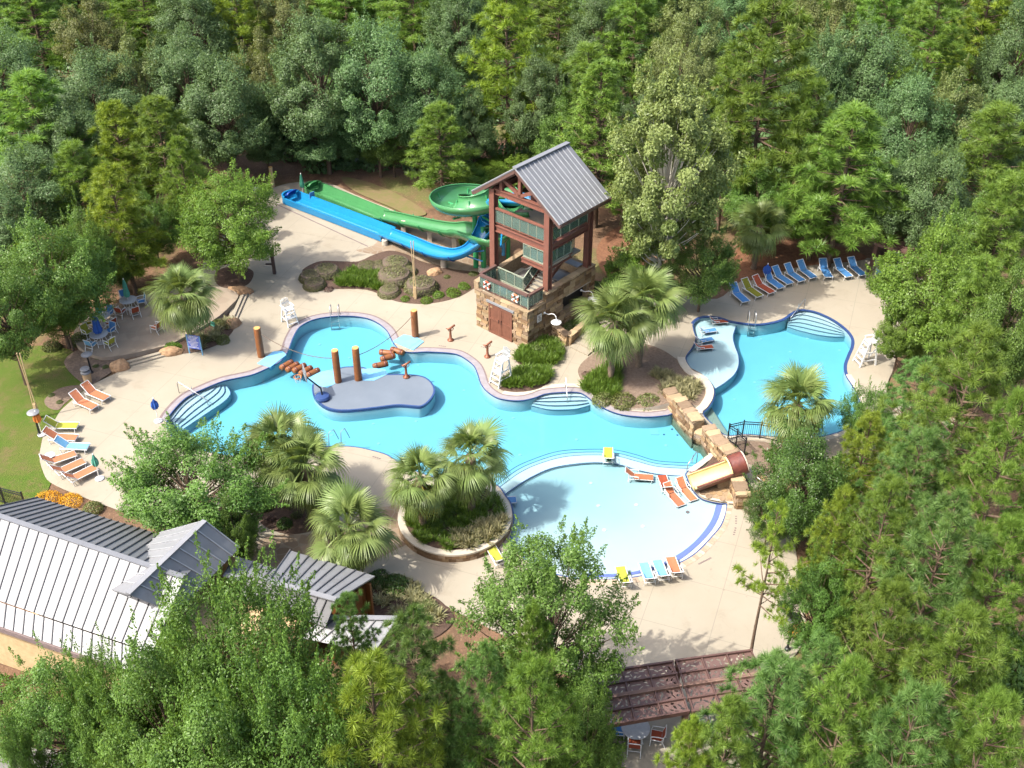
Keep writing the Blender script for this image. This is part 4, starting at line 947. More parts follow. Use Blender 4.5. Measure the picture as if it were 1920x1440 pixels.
def column(parent, p, top, r, mat, name='support_post', foot=True):
    mb = MB(); mb.tube([(p.x, p.y, 0), (p.x, p.y, top)], r, 14); mb.build(name, mat, parent, True)
    if foot:
        mb = MB(); mb.lathe([(.40, -.1), (.40, .36), (.34, .40), (0, .40)], 14, (p.x, p.y, 0)); mb.build('footing', M['curb'], parent)
# green slide
gs = thing('green_slide', 'green open water slide that spirals beside the tower and runs out to the left', 'water slide')
C_ = P3(893, 383, 5.0); Rg = 2.3; tw = lambda a, b, z: Vector((TO.x+cos(TA)*a-sin(TA)*b, TO.y+sin(TA)*a+cos(TA)*b, z))
path = [tw(-3.6, 2.6, 6.75), tw(-4.9, 2.3, 6.5)]
for k in range(0, 17):
    th = radians(-25-k*25); zz = 5.75-2.95*(k/16)**1.15
    path.append(Vector((C_.x+Rg*cos(th), C_.y+Rg*sin(th), zz)))
path += [P3(872, 446, 1.75), P3(845, 441, 1.42), P3(808, 432, 1.15), P3(770, 424, .80), P3(735, 416, .45), P3(712, 412, .22)]
gp = spline3(path, 5); mb = MB(); rr = [1.02 if (p-C_).xy.length < 2.75 else .66 for p in gp]
for _ in range(4): rr = [sum(rr[max(0, i-2):i+3])/len(rr[max(0, i-2):i+3]) for i in range(len(rr))]
flume(mb, gp, rr); mb.build('flume', M['green_slide'], gs, True); joints('flume_joint', gp, .78, 1.9, M['green_steel'], gs)
g0, g1 = P3(716, 413, .0), P3(590, 361, .0); t, sd_ = runout(g0, g1, 1.5, .56, M['green_slide'], gs); hood(g1, t, sd_, 1.5, M['green_slide'], M['green_slide'], gs)
column(gs, P3(907, 509, 0), 3.7, .20, M['green_steel']); column(gs, P3(953, 500, 0), 4.6, .16, M['green_steel'])
mb = MB(); mb.tube([C_+Vector((-.1, -.3, -.2)), C_+Vector((-.1, -.3, .75))], .20, 14); mb.lathe([(.26, 0), (.26, .09), (0, .12)], 14, C_+Vector((-.1, -.3, .75))); mb.build('spiral_post', M['green_steel'], gs, True)
mb = MB(); mb.tube([C_+Vector((-.1, -.3, -5)), C_+Vector((-.1, -.3, -.2))], .20, 14)
for k in range(5):
    a = radians(72*k+10); mb.tube([C_+Vector((-.1, -.3, -.5)), C_+Vector((Rg*cos(a), Rg*sin(a), -.35))], .07, 6)
mb.build('spiral_support', M['green_steel'], gs)
for px, py in ((757, 437), (806, 452), (852, 468)):
    p = P3(px, py, 0); mb = MB(); mb.box((p.x, p.y, .5), (.34, .34, 1.05)); mb.build('concrete_pier', M['curb'], gs)
# blue slide
bs = thing('blue_slide', 'bright blue open water slide that drops from the tower into a long straight run-out', 'water slide')
path = [tw(-2.0, 3.9, 6.9), tw(-3.2, 4.6, 6.75), P3(948, 383, 6.2), P3(930, 392, 5.3), P3(920, 412, 4.2), P3(911, 438, 3.3), P3(896, 462, 2.45), P3(872, 480, 1.65), P3(842, 486, 1.1), P3(806, 478, .80), P3(768, 462, .55), P3(742, 452, .36), P3(724, 445, .22)]
bp = spline3(path, 6); mb = MB(); flume(mb, bp, .64); mb.build('flume', M['blue_slide'], bs, True); joints('flume_joint', bp, .62, 2.3, M['deep_blue'], bs)
mb = MB(); mb.tube([tw(-2.0, 3.75, 7.3), tw(-2.9, 4.3, 7.25), tw(-3.6, 4.9, 7.0)], [.85, .85, .8], 14); mb.build('entry_tub', M['deep_blue'], bs, True)
b0_, b1_ = P3(729, 447, 0), P3(549, 378, 0); t, sd_ = runout(b0_, b1_, 1.5, .56, M['blue_slide'], bs); hood(b1_, t, sd_, 1.5, M['blue_slide'], M['deep_blue'], bs)
mb = MB(); p = P3(944, 505, 0); mb.tube([(p.x, p.y, 1.2), (p.x, p.y, 4.7)], .13, 10); mb.tube([(p.x, p.y, 4.5), tw(-4.6, .6, 4.9)], .07, 6); mb.tube([(p.x, p.y, 2.4), P3(905, 450, 3.0)], .07, 6); mb.tube([(p.x, p.y, 4.6), P3(915, 425, 3.7)], .07, 6); mb.build('support_frame', M['blue_slide'], bs)
mb = MB(); q = P3(908, 470, 2.2); mb.tube([P3(866, 474, 1.75), q], .06, 6); mb.tube([P3(905, 490, 1.3), P3(868, 478, 1.55)], .06, 6); mb.build('brace', M['blue_slide'], bs)
for px, py, h in ((722, 459, .42), (832, 501, .95)):
    p = P3(px, py, 0); mb = MB(); mb.lathe([(.24, -.1), (.24, h), (0, h)], 12, (p.x, p.y, 0)); mb.build('concrete_pier', M['curb'], bs)
# ------------------------------------------------------------------ furniture
def make_lounger(arms):
    t = thing('sun_lounger', 'x', 'sun lounger'); ba = radians(42); L0, L1 = -.98, .28; W = .62; hz = .34; bl_ = .80
    bx, bz = L1+cos(ba)*bl_, hz+sin(ba)*bl_; mb = MB()
    for s in (-1, 1):
        y = s*W/2; mb.tube([(L0, y, hz-.03), (L0+.05, y, hz), (L1, y, hz), (L1+.36, y, hz-.05)], .026, 6)
        mb.tube([(L1, y*.93, hz+.01), (bx, y*.93, bz)], .024, 6)
    for x in (L0+.02, L1+.36): mb.tube([(x, -W/2, hz-.03), (x, W/2, hz-.03)], .022, 6)
    mb.tube([(bx, -W/2*.93, bz), (bx, W/2*.93, bz)], .024, 6); mb.tube([(L1+.45, -.2, hz+.42), (L1+.30, -.2, hz-.05)], .015, 5); mb.tube([(L1+.45, .2, hz+.42), (L1+.30, .2, hz-.05)], .015, 5)
    mb.build('frame', M['white'], t)
    for x in (L0+.14, L1+.28):
        for s in (-1, 1):
            mb = MB(); mb.tube([(x+(.06 if x > 0 else -.03), s*W/2, hz), (x, s*(W/2+.02), 0)], .026, 6); mb.build('leg', M['white'], t)
    def sling(name, pts, sag):
        mb = MB(); n = len(pts); V = []
        for (x, z, sgz) in pts:
            for k in range(5): V.append((x, (k/4-.5)*W*.90, z-sgz*(1-(k/2-1)**2)))
        mb.add(V, [(i*5+k, i*5+k+1, (i+1)*5+k+1, (i+1)*5+k) for i in range(n-1) for k in range(4)])
        mb.add([(x, y, z-.012) for x, y, z in V], [(i*5+k, (i+1)*5+k, (i+1)*5+k+1, i*5+k+1) for i in range(n-1) for k in range(4)])
        mb.build(name, M['sl_blue'], t)
    sling('seat', [(L0+.03+(L1-L0-.03)*k/5, hz+.012, .02*sin(pi*k/5)) for k in range(6)], 0)
    sling('backrest', [(L1+.03+(bx-L1-.03)*k/4, hz+.03+(bz-hz-.02)*k/4, .02*sin(pi*k/4)) for k in range(5)], 0)
    if arms:
        for s in (-1, 1):
            mb = MB(); mb.tube([(L1-.30, s*(W/2+.03), hz), (L1-.28, s*(W/2+.05), hz+.23), (L1+.28, s*(W/2+.05), hz+.27)], .028, 6); mb.build('armrest', M['white'], t)
    return t
LP, LA = make_lounger(False), make_lounger(True); usedL = {}
def lounger(foot, top, col, label, z=0.0, arms=False, group=None, s=1.0):
    f = at(*foot, z).xy; h = at(*top, z+.60).xy; d = (h-f); ang = atan2(d.y, d.x); c = f+Vector((cos(ang), sin(ang)))*.96*s
    src = LA if arms else LP; rc = {'seat': M[col], 'backrest': M[col]}
    if src.name not in usedL:
        usedL[src.name] = 1; r = src; r.location = (c.x, c.y, z); r.rotation_euler = (0, 0, ang); r['label'] = label
        for ch in r.children:
            if ch.name.split('.')[0] in rc: ch.material_slots[0].link = 'OBJECT'; ch.material_slots[0].material = M[col]
    else: r = copy_thing(src, (c.x, c.y, z), ang, label, rc)
    r.scale = (s, s, s)
    if group: r['group'] = group
GL = 'loungers along the left deck edge'
for f, h, c, lab in (((180,772),(131,737),'sl_orange','orange sling lounger by the lawn edge, the lower left one of an upper pair'),
    ((202,755),(153,721),'sl_orange','orange sling lounger nearest the litter bin, upper right one of a pair'),
    ((148,806),(85,791),'sl_lime','lime yellow lounger next to the closed orange umbrella'),
    ((146,829),(82,811),'sl_orange','orange lounger between the lime one and the blue one'),
    ((168,846),(101,828),'sl_pale','pale blue lounger beside the small white round table'),
    ((144,858),(82,862),'sl_orange','orange lounger just below the small white round table'),
    ((160,872),(104,880),'sl_orange','orange lounger in the middle of the three below the white table'),
    ((182,884),(128,893),'sl_orange','orange lounger closest to the closed teal umbrella and big leafy tree')):
    lounger(f, h, c, lab, group=GL)
GR = 'loungers in the row along the back of the right pool'
for f, h, c, lab in (((1398,573),(1375,537),'sl_blue','blue lounger at the left end of the back row, left of the olive one'),
    ((1424,563),(1398,530),'sl_olive','olive lime lounger in the back row, the only one of its colour'),
    ((1447,556),(1420,525),'sl_red','red orange lounger in the back row between olive and blue ones'),
    ((1464,547),(1440,515),'sl_blue','blue lounger directly right of the red one in the back row'),
    ((1481,539),(1457,508),'sl_blue','blue lounger, second to the right of the red one'),
    ((1503,534),(1480,503),'sl_blue','blue lounger, third to the right of the red one'),
    ((1525,528),(1505,498),'sl_blue','blue lounger, fourth right of the red one, before the gap'),
    ((1553,527),(1544,494),'sl_blue','blue lounger first right of the gap, facing straight ahead'),
    ((1591,526),(1572,494),'sl_blue','blue lounger in the middle of the three right of the gap'),
    ((1617,523),(1598,491),'sl_blue','blue lounger at the far right end of the back row')):
    lounger(f, h, c, lab, z=TZ, group=GR)
GW = 'loungers standing in the shallow water'
for f, h, c, z, lab in (((1277,955),(1262,921),'sl_orange',-.36,'orange armed lounger in the wading pool, left one of the front pair'),
    ((1300,945),(1288,914),'sl_orange',-.33,'orange armed lounger in the wading pool, right one of the front pair'),
    ((1224,903),(1202,886),'sl_orange',-.38,'orange armed lounger in the wading pool, far left of its cluster'),
    ((1240,898),(1252,913),'sl_red',-.37,'red orange lounger seen from behind in the middle of the wading pool cluster'),
    ((1268,916),(1290,897),'sl_pale',-.35,'white and pale blue lounger beside the log slide mouth'),
    ((1140,846),(1141,858),'sl_lime',-.3,'lime yellow lounger alone on the ledge between main and wading pool'),
    ((968,944),(950,930),'sl_blue',-.36,'blue lounger in the palm shadow beside the round planter'),
    ((1206,1063),(1217,1074),'sl_pale',.0,'pale blue lounger at the beach entry, left one of two'),
    ((1231,1058),(1243,1069),'sl_pale',.0,'pale blue lounger at the beach entry next to the orange one'),
    ((1256,1052),(1268,1063),'sl_orange',.0,'orange armed lounger at the right end of the beach entry row'),
    ((1162,1070),(1172,1082),'sl_lime',.0,'lime yellow lounger at the beach entry half behind the leafy tree'),
    ((920,1032),(936,1044),'sl_lime',.0,'lime yellow lounger below the round planter behind the leafy tree'),
    ((1364,607),(1350,594),'sl_red',TZ-.25,'red low lounger at the back edge of the shallow ledge'),
    ((1342,623),(1326,612),'sl_blue',TZ-.25,'blue and white lounger on the shallow ledge behind the front ones'),
    ((1336,640),(1318,630),'sl_blue',TZ-.25,'blue and white lounger on the shallow ledge above the red front one'),
    ((1336,655),(1315,643),'sl_red',TZ-.25,'red lounger at the front of the shallow ledge')):
    lounger(f, h, c, lab, z=z, arms=True, group=GW, s=.70 if z > .1 else .86)
# chairs and tables
def make_chair():
    t = thing('patio_chair', 'x', 'chair'); W = .54; mb = MB()
    for s in (-1, 1):
        y = s*W/2; mb.tube([(.26, y, .42), (-.22, y, .39), (-.36, y, .88)], .02, 6)
    mb.tube([(-.36, -W/2, .88), (-.36, W/2, .88)], .02, 6); mb.tube([(.26, -W/2, .42), (.26, W/2, .42)], .02, 6); mb.tube([(-.22, -W/2, .2), (-.22, W/2, .2)], .016, 6); mb.build('frame', M['white'], t)
    for s in (-1, 1):
        y = s*(W/2+.01); mb = MB(); mb.tube([(.26, y, 0), (.25, y, .45), (.22, y, .62)], .02, 6); mb.build('leg', M['white'], t)
        mb = MB(); mb.tube([(-.40, y, 0), (-.26, y, .34), (-.30, y, .62)], .02, 6); mb.build('leg', M['white'], t)
        mb = MB(); mb.tube([(.24, y, .63), (-.05, y, .66), (-.30, y, .64)], .024, 6); mb.build('armrest', M['white'], t)
    mb = MB(); mb.box((.02, 0, .415), (.46, W-.05, .02), Matrix.Rotation(-.06, 3, 'Y')); mb.build('seat', M['sl_blue'], t)
    mb = MB(); mb.bar((-.225, 0, .43), (-.355, 0, .86), W-.06, .018, up=(0, 1, 0)) if False else mb.add([(-.22, -W/2+.03, .43), (-.22, W/2-.03, .43), (-.355, W/2-.03, .87), (-.355, -W/2+.03, .87), (-.24, -W/2+.03, .43), (-.24, W/2-.03, .43), (-.375, W/2-.03, .87), (-.375, -W/2+.03, .87)], [(0, 1, 2, 3), (7, 6, 5, 4), (0, 4, 5, 1), (2, 6, 7, 3), (1, 5, 6, 2), (0, 3, 7, 4)]); mb.build('backrest', M['sl_blue'], t)
    return t
CH = make_chair(); chused = []
def chair(px, py, face, col, label, z=0.0, group='patio chairs round the tables'):
    p = at(px, py, z+.45).xy; f = at(*face, z+.72).xy; ang = atan2(f.y-p.y, f.x-p.x); rc = {'seat': M[col], 'backrest': M[col]}
    if not chused:
        chused.append(1); r = CH; r.location = (p.x, p.y, z); r.rotation_euler = (0, 0, ang); r['label'] = label
        for ch_ in r.children:
            if ch_.name.split('.')[0] in rc: ch_.material_slots[0].link = 'OBJECT'; ch_.material_slots[0].material = M[col]
    else: r = copy_thing(CH, (p.x, p.y, z), ang, label, rc)
    r['group'] = group
def table(px, py, z, label, r=.60):
    p = at(px, py, z+.72).xy; t = thing('round_table', label, 'table', (p.x, p.y, z), 0, 'round patio tables')
    mb = MB(); mb.lathe([(0, .69), (r-.02, .69), (r, .70), (r, .725), (r-.02, .735), (.03, .735), (.03, .72), (0, .72)], 28); mb.build('table_top', M['grey_table'], t)
    for k in range(4):
        a = pi/4+k*pi/2; mb = MB(); mb.tube([(.42*cos(a), .42*sin(a), .69), (.36*cos(a), .36*sin(a), .35), (.46*cos(a), .46*sin(a), 0)], .022, 6); mb.build('leg', M['white'], t)
    return p
def umbrella(x, y, z, h, mat, label, r=.19, low=.95):
    t = thing('closed_umbrella', label, 'umbrella', (x, y, z), 0, 'closed patio umbrellas')
    mb = MB(); mb.tube([(0, 0, .02), (0, 0, h)], .022, 8); mb.lathe([(.04, h-.03), (.04, h+.05), (0, h+.10)], 8); mb.build('pole', M['offwhite'], t)
    mb = MB(); mb.lathe([(.26, 0), (.26, .06), (.06, .12), (0, .12)], 14); mb.build('base', M['grey_table'], t)
    mb = MB(); prof = [(.035, h-.02), (.07, h-.15), (r*.62, h-.45), (r*.8, low+.5), (r, low+.28), (r*.92, low+.08), (r*.55, low)]; mb.lathe(prof, 16, pleat=.17); mb.build('canopy', M[mat], t)
P_ = .30
p = table(240, 562, P_, 'round grey table furthest back on the left patio, under the green umbrella'); umbrella(p.x, p.y, P_, 2.35, 'um_teal', 'closed green umbrella standing in the furthest patio table')
for px, py, c, lab in ((234,557,'sl_blue','blue chair behind the furthest patio table'),(264,563,'sl_blue','blue chair right of the furthest patio table, beside the palm'),(226,582,'sl_red','red chair at the left front of the furthest patio table'),(252,582,'sl_red','red chair at the right front of the furthest patio table')): chair(px, py, (240,562), c, lab, P_)
p = table(188, 592, P_, 'round grey table in the middle of the left patio beside the bushy tree'); umbrella(p.x, p.y, P_, 2.3, 'um_teal', 'closed teal umbrella standing in the middle patio table')
for px, py, c, lab in ((203,586,'sl_blue','blue chair behind right of the middle patio table'),(208,605,'sl_red','red chair at the right front of the middle patio table'),(164,604,'sl_olive','dark chair left of the middle patio table under the foliage')): chair(px, py, (188,592), c, lab, P_)
p = table(185, 626, P_, 'round grey table nearest the patio steps, under the blue umbrella'); umbrella(p.x, p.y, P_, 2.3, 'um_blue', 'closed dark blue umbrella standing in the nearest patio table', .27, .8)
for px, py, c, lab in ((164,621,'sl_lime','lime chair behind left of the nearest patio table'),(206,618,'sl_blue','blue chair behind right of the nearest patio table'),(171,644,'sl_pale','pale blue chair at the left front of the nearest patio table'),(205,641,'sl_lime','lime chair at the right front of the nearest patio table')): chair(px, py, (185,626), c, lab, P_)
chair(292, 612, (270,600), 'sl_orange', 'white and orange chair alone beside the patio palm', P_)
table(1192, 1364, 0, 'round grey table under the left pergola at the bottom', .62)
for px, py, c, lab in ((1190,1394,'sl_red','red chair in front of the pergola table'),(1232,1378,'sl_red','red chair at the right of the pergola table'),(1160,1368,'sl_blue','dark chair at the left of the pergola table beside the post'),(1315,1366,'sl_olive','white framed chair under the right pergola at the bottom')): chair(px, py, (1192,1364), c, lab)
table(1668, 500, TZ, 'round table near the upper right pergola, half behind the bright tree')
for px, py, c, lab in ((1643,496,'sl_lime','lime chair left of the upper right table'),(1652,513,'sl_pale','pale blue chair in front of the upper right table'),(1680,488,'sl_blue','blue chair behind the upper right table')): chair(px, py, (1668,500), c, lab, TZ)
for (bx, by), top, m, lab, z, r_ in (((569,371),326,'um_green','closed dark green umbrella between the ends of the two slides',0,.17),((79,815),772,'um_orange','closed orange umbrella at the left deck edge beside the lime lounger',0,.2),((187,898),852,'um_teal','closed teal umbrella beside the lounger nearest the big leafy tree',0,.17),((297,790),762,'um_blue','closed blue umbrella by the left pool steps behind the leafy tree',0,.2),((1434,534),496,'um_blue','closed blue umbrella behind the back row of loungers',TZ,.26)):
    p = at(bx, by, z); h = min(2.6, max(1.7, height_for(bx, top, by, z))); umbrella(p.x, p.y, z, h, m, lab, r_)
p = at(93, 853, .45); t = thing('side_table', 'small white round side table between the pale blue and orange loungers', 'side table', (p.x, p.y, 0))
mb = MB(); mb.lathe([(0, .42), (.28, .42), (.29, .45), (0, .46)], 18); mb.build('table_top', M['white'], t)
for k in range(3): mb = MB(); mb.tube([(.2*cos(k*2.1), .2*sin(k*2.1), .42), (.25*cos(k*2.1), .25*sin(k*2.1), 0)], .02, 6); mb.build('leg', M['white'], t)
p = at(480, 366, 0); t = thing('side_chair', 'small blue chair beside the closed green umbrella between the slides', 'chair', (*at(583, 378, 0).xy, 0), 2.4)
mb = MB(); mb.box((0, 0, .40), (.5, .5, .05)); mb.build('seat', M['sl_blue'], t); mb = MB(); mb.box((-.25, 0, .68), (.05, .5, .5)); mb.build('backrest', M['sl_blue'], t)
for a, b in ((-.22,-.22),(.22,-.22),(-.22,.22),(.22,.22)): mb = MB(); mb.box((a, b, .2), (.04, .04, .38)); mb.build('leg', M['white'], t)
# lifeguard chairs: facing +x
def guard_chair(px, py, look, H, label, z=0.0):
    p = at(px, py, z).xy; f = at(*look, z).xy; t = thing('lifeguard_chair', label, 'lifeguard chair', (p.x, p.y, z), atan2(f.y-p.y, f.x-p.x), 'white lifeguard chairs')
    sh = H*.62; w_ = .62
    for sx in (-1, 1):
        for sy in (-1, 1):
            mb = MB(); mb.bar((sx*(.30+.36*H/2.4) if sx > 0 else -.42, sy*(w_/2+.10*H/2.4), 0), (sx*.26, sy*w_/2, sh), .10, .06, up=(0, 1, 0)); mb.build('leg', M['white'], t)
    n = max(2, int(sh/.32))
    for k in range(n):
        u = (k+.6)/n; x = (.30+.36*H/2.4)*(1-u)+.26*u+.03; mb = MB(); mb.box((x, 0, sh*u), (.09, w_+.16*(1-u), .035)); mb.build('step', M['white'], t)
    for k in range(max(1, n//2)):
        u = (k+.7)/(n/2)
        for sy in (-1, 1): mb = MB(); mb.bar((.26+.3*(1-u), sy*(w_/2+.05), sh*u*.9), (-.34, sy*(w_/2+.05), sh*u*.9), .03, .08); mb.build('side_brace', M['white'], t)
    mb = MB(); mb.bar((-.40, -w_/2, .25), (-.32, w_/2, sh*.8), .03, .09); mb.build('side_brace', M['white'], t)
    for k in range(5): mb = MB(); mb.box((-.24+k*.12, 0, sh+.03), (.10, w_+.08, .03)); mb.build('seat_slat', M['white'], t)
    for k in range(6): mb = MB(); mb.bar((-.28, -w_/2+.05+k*(w_-.1)/5, sh+.02), (-.42, -w_/2+.05+k*(w_-.1)/5, sh+.62+.08*sin(pi*k/5)), .085, .025, up=(0, 1, 0)); mb.build('back_slat', M['white'], t)
    mb = MB(); mb.box((-.35, 0, sh+.35), (.03, w_, .07)); mb.build('back_rail', M['white'], t)
    for sy in (-1, 1):
        mb = MB(); mb.box((-.05, sy*(w_/2+.03), sh+.27), (.62, .11, .03)); mb.build('armrest', M['white'], t)
        mb = MB(); mb.box((.20, sy*(w_/2+.02), sh+.13), (.06, .04, .26)); mb.build('arm_post', M['white'], t)
    mb = MB(); mb.box((.30, 0, sh*.55), (.34, w_, .03)); mb.build('footrest', M['white'], t)
guard_chair(543, 605, (640,690), 1.75, 'low white lifeguard chair on the deck left of the round end of the pool')
guard_chair(942, 715, (860,760), 2.75, 'tall white lifeguard chair at the pool edge in front of the tower')
guard_chair(1624, 680, (1500,700), 2.6, 'tall white lifeguard chair on the right side of the right pool', TZ)
# chrome rails and ladders
def rail(name, runs, label, cat, group='steel pool rails', r=.025, mat='chrome'):
    t = thing(name, label, cat, (0, 0, 0), 0, group); c = Vector(runs[0][0]); t.location = (c.x, c.y, 0)
    for k, run in enumerate(runs):
        mb = MB(); mb.tube([Vector(p)-Vector((c.x, c.y, 0)) for p in run], r, 7); mb.build('rail', M[mat], t, True)
    return t, c
def ladder(p, q, z, label):
    """p: deck spot of the left rail, q: of the right rail; water lies toward the viewer"""
    a, b = at(*p, z), at(*q, z); out = Vector((0, -1, 0)); runs = []
    for c in (a, b): runs.append([c, c+Vector((0, 0, .75)), c+Vector((0, -.12, .88)), c+out*.35+Vector((0, 0, .86)), c+out*.55+Vector((0, 0, .6)), c+out*.60+Vector((0, 0, -.9))])
    t, c = rail('pool_ladder', runs, label, 'pool ladder')
    for k in range(3): mb = MB(); mb.bar(a+out*.6+Vector((-c.x, -c.y, -.25-.28*k)), b+out*.6+Vector((-c.x, -c.y, -.25-.28*k)), .08, .03); mb.build('tread', M['chrome'], t)
ladder((622,590), (637,589), 0, 'steel pool ladder at the top of the round end of the main pool'); ladder((1401,601), (1413,602), TZ, 'steel pool ladder at the back edge of the right pool')
def handrail(p, q, z, label, z1=-.7):
    a, b = at(*p, z), at(*q, z+z1); d = (b-a); d.z = 0; d.normalize()
    t, c = rail('handrail', [[a, a+Vector((0, 0, .80)), a+d*.12+Vector((0, 0, .88)), b-d*.25+Vector((0, 0, .85)), b+Vector((0, 0, .72)), b]], label, 'handrail')
    m_ = a.lerp(b, .5); mb = MB(); mb.tube([Vector((m_.x-c.x, m_.y-c.y, .45+z+z1*.5)), Vector((m_.x-c.x, m_.y-c.y, z+.86+z1*.1))], .02, 6); mb.build('stay', M['chrome'], t)
handrail((336,737), (392,768), 0, 'steel handrail over the curved steps at the left end of the pool'); handrail((1060,727), (1063,763), 0, 'steel handrail over the steps below the tower path'); handrail((1507,580), (1480,612), TZ, 'steel handrail over the corner steps of the right pool'); handrail((1306,867), (1287,890), 0, 'steel handrail at the right end of the long ledge by the log slide', -.3)
a, b = at(617, 836), at(632, 832)
rail('grab_rail', [[a+Vector((0, 0, 0)), a+Vector((.05, .1, .9)), a+Vector((.3, .35, .95)), a+Vector((.5, .55, .1))], [b+Vector((.25, -.1, 0)), b+Vector((.3, 0, .9)), b+Vector((.5, .25, .95)), b+Vector((.7, .45, .1))]], 'steel grab rails at the near pool edge beside the twin palms', 'handrail')
a = at(524, 800, 0)
rail('shepherd_hook', [[at(528,848)+Vector((0,0,0)), at(528,848)+Vector((0, 0, 2.2)), at(528,848)+Vector((-.25, 0, 2.6)), at(528,848)+Vector((-.6, 0, 2.5)), at(528,848)+Vector((-.75, 0, 2.1))], [at(540,850), at(540,850)+Vector((0, 0, 2.0)), at(540,850)+Vector((-.2, 0, 2.4)), at(540,850)+Vector((-.45, 0, 2.3))]], 'two thin hooked poles rising behind the twin palms', 'hook pole', None, .03, 'black')
# log poles, ropes, floating logs
def logpole(px, py, ptop, label):
    p = at(px, py); h = height_for(px, ptop, py); t = thing('log_pole', label, 'log pole', p, 0, 'orange brown log poles of the rope crossing')
    mb = MB(); mb.lathe([(.245, -.3), (.235, .1), (.235, h*.5), (.225, h-.03), (.21, h)], 16); mb.build('trunk', M['log'], t, True); mb = MB(); mb.lathe([(.21, h-.01), (.20, h+.02), (0, h+.025)], 16); mb.build('end_grain', M['logend'], t)
    return p+Vector((0, 0, h*.75))
q1 = logpole(490, 668, 615, 'orange brown log pole on the deck left of the pool'); q2 = logpole(634, 715, 657, 'orange brown log pole on the island, left one of two'); q3 = logpole(672, 711, 652, 'orange brown log pole on the island, right one of two'); q4 = logpole(779, 631, 582, 'orange brown log pole on the deck towards the tower')
for a, b, s, lab in ((q1, q2, .55, 'sagging rope from the leftmost log pole to the island'), (q4, q3, .45, 'sagging rope from the log pole near the tower to the island')):
    a = a+Vector((0, 0, .25)); pts = [a.lerp(b, k/14)-Vector((0, 0, s*4*(k/14)*(1-k/14))) for k in range(15)]; mb = MB(); mb.tube(pts, .022, 5); tag(mb.build('rope', M['rope']), lab, 'rope')
fm = []
mb = MB(); mb.lathe([(.0, -.5), (.17, -.5), (.20, -.42), (.205, 0), (.20, .42), (.17, .5), (0, .5)], 16, R=Matrix.Rotation(pi/2, 3, 'X')); fl_mesh = mb.mesh('floating_log', M['log'], True)
mb = MB(); mb.lathe([(.215, -.05), (.215, .05)], 16, R=Matrix.Rotation(pi/2, 3, 'X')); hp_mesh = mb.mesh('hoop', M['bark_slide'], True)
for k, (px, py, a) in enumerate(((537,682,-40),(548,686,-38),(561,688,-42),(573,693,-40),(586,697,-44),(713,682,-68),(727,668,-62),(725,659,80),(745,656,-120))):
    p = at(px, py, .12); lab = ['farthest left log float of the row of five','second log float from the left in the row of five','middle log float in the row of five','fourth log float in the row of five','right end log float of the row of five, by the hoop','lowest log float of the staggered group','middle log float of the staggered group','log float at the back of the staggered group','log float nearest the landing pad on the right deck'][k]
    t = thing('log_float', 'orange brown '+lab, 'log float', (p.x, p.y, .02), radians(a), 'floating logs of the rope crossing'); put('log_body', fl_mesh, t); put('hoop', hp_mesh, t, (0, .3, 0)); put('hoop', hp_mesh, t, (0, -.3, 0))
# basketball hoop on the island
p = at(605, 747, 0); t = thing('basketball_hoop', 'poolside basketball hoop with dark round base leaning over the water from the island', 'basketball hoop', p)
mb = MB(); mb.lathe([(.46, 0), (.48, .12), (.42, .24), (.2, .30), (0, .30)], 20); mb.build('base', M['navy'], t)
v = at(573, 706, 1.55)-p; mb = MB(); mb.tube([(0, 0, .25), (-.05, .05, .75), (v.x*.5, v.y*.5, 1.15), (v.x, v.y, 1.55)], .055, 8); mb.build('pole', M['black'], t)
mb = MB(); c = Vector((v.x-.05, v.y+.05, 1.8)); yv = Vector((-.35, .93, 0)).normalized()
for z in (-.35, .35): mb.bar(c-yv*.55+Vector((0, 0, z)), c+yv*.55+Vector((0, 0, z)), .05, .05)
for s in (-1, 1): mb.bar(c+yv*.55*s-Vector((0, 0, .35)), c+yv*.55*s+Vector((0, 0, .35)), .05, .05)
mb.bar(c-yv*.53, c+yv*.53, .012, .66); mb.build('backboard', M['roof_pale'], t)
rc_ = c+Vector((-.42, -.16, -.2)); mb = MB(); mb.tube([rc_+Vector((.23*cos(k*pi/8), .23*sin(k*pi/8), 0)) for k in range(16)], .02, 6, closed=True); mb.build('rim', M['um_orange'], t)
mb = MB()
for k in range(8): mb.tube([rc_+Vector((.23*cos(k*pi/4), .23*sin(k*pi/4), 0)), rc_+Vector((.14*cos(k*pi/4+.4), .14*sin(k*pi/4+.4), -.4))], .012, 4)
mb.build('net', M['white'], t)
for px, py, lab in ((845,638,'orange copper spray post on the deck left of the tower doors'), (914,669,'orange copper spray post beside the tall lifeguard chair'), (762,707,'orange copper spray post on the grey island')):
    p = at(px, py); t = thing('spray_post', lab, 'water spray', p, .6, 'copper spray posts'); mb = MB(); mb.lathe([(.22, 0), (.22, .06), (.10, .10), (.08, .5), (.065, .85), (.10, .88), (.10, .98), (0, 1.02)], 14); mb.build('post', M['copper'], t, True)
    mb = MB(); mb.tube([(-.22, 0, .95), (.12, 0, .99), (.36, 0, 1.08)], .07, 8); mb.tube([(-.22, -.14, .95), (-.22, .14, .95)], .03, 6); mb.build('nozzle', M['copper'], t, True)
    mb = MB(); mb.tube([(.1+.2*cos(k*pi/8), .09, .78+.12*sin(k*pi/8)) for k in range(16)], .025, 6, closed=True); mb.build('hand_wheel', M['copper'], t)
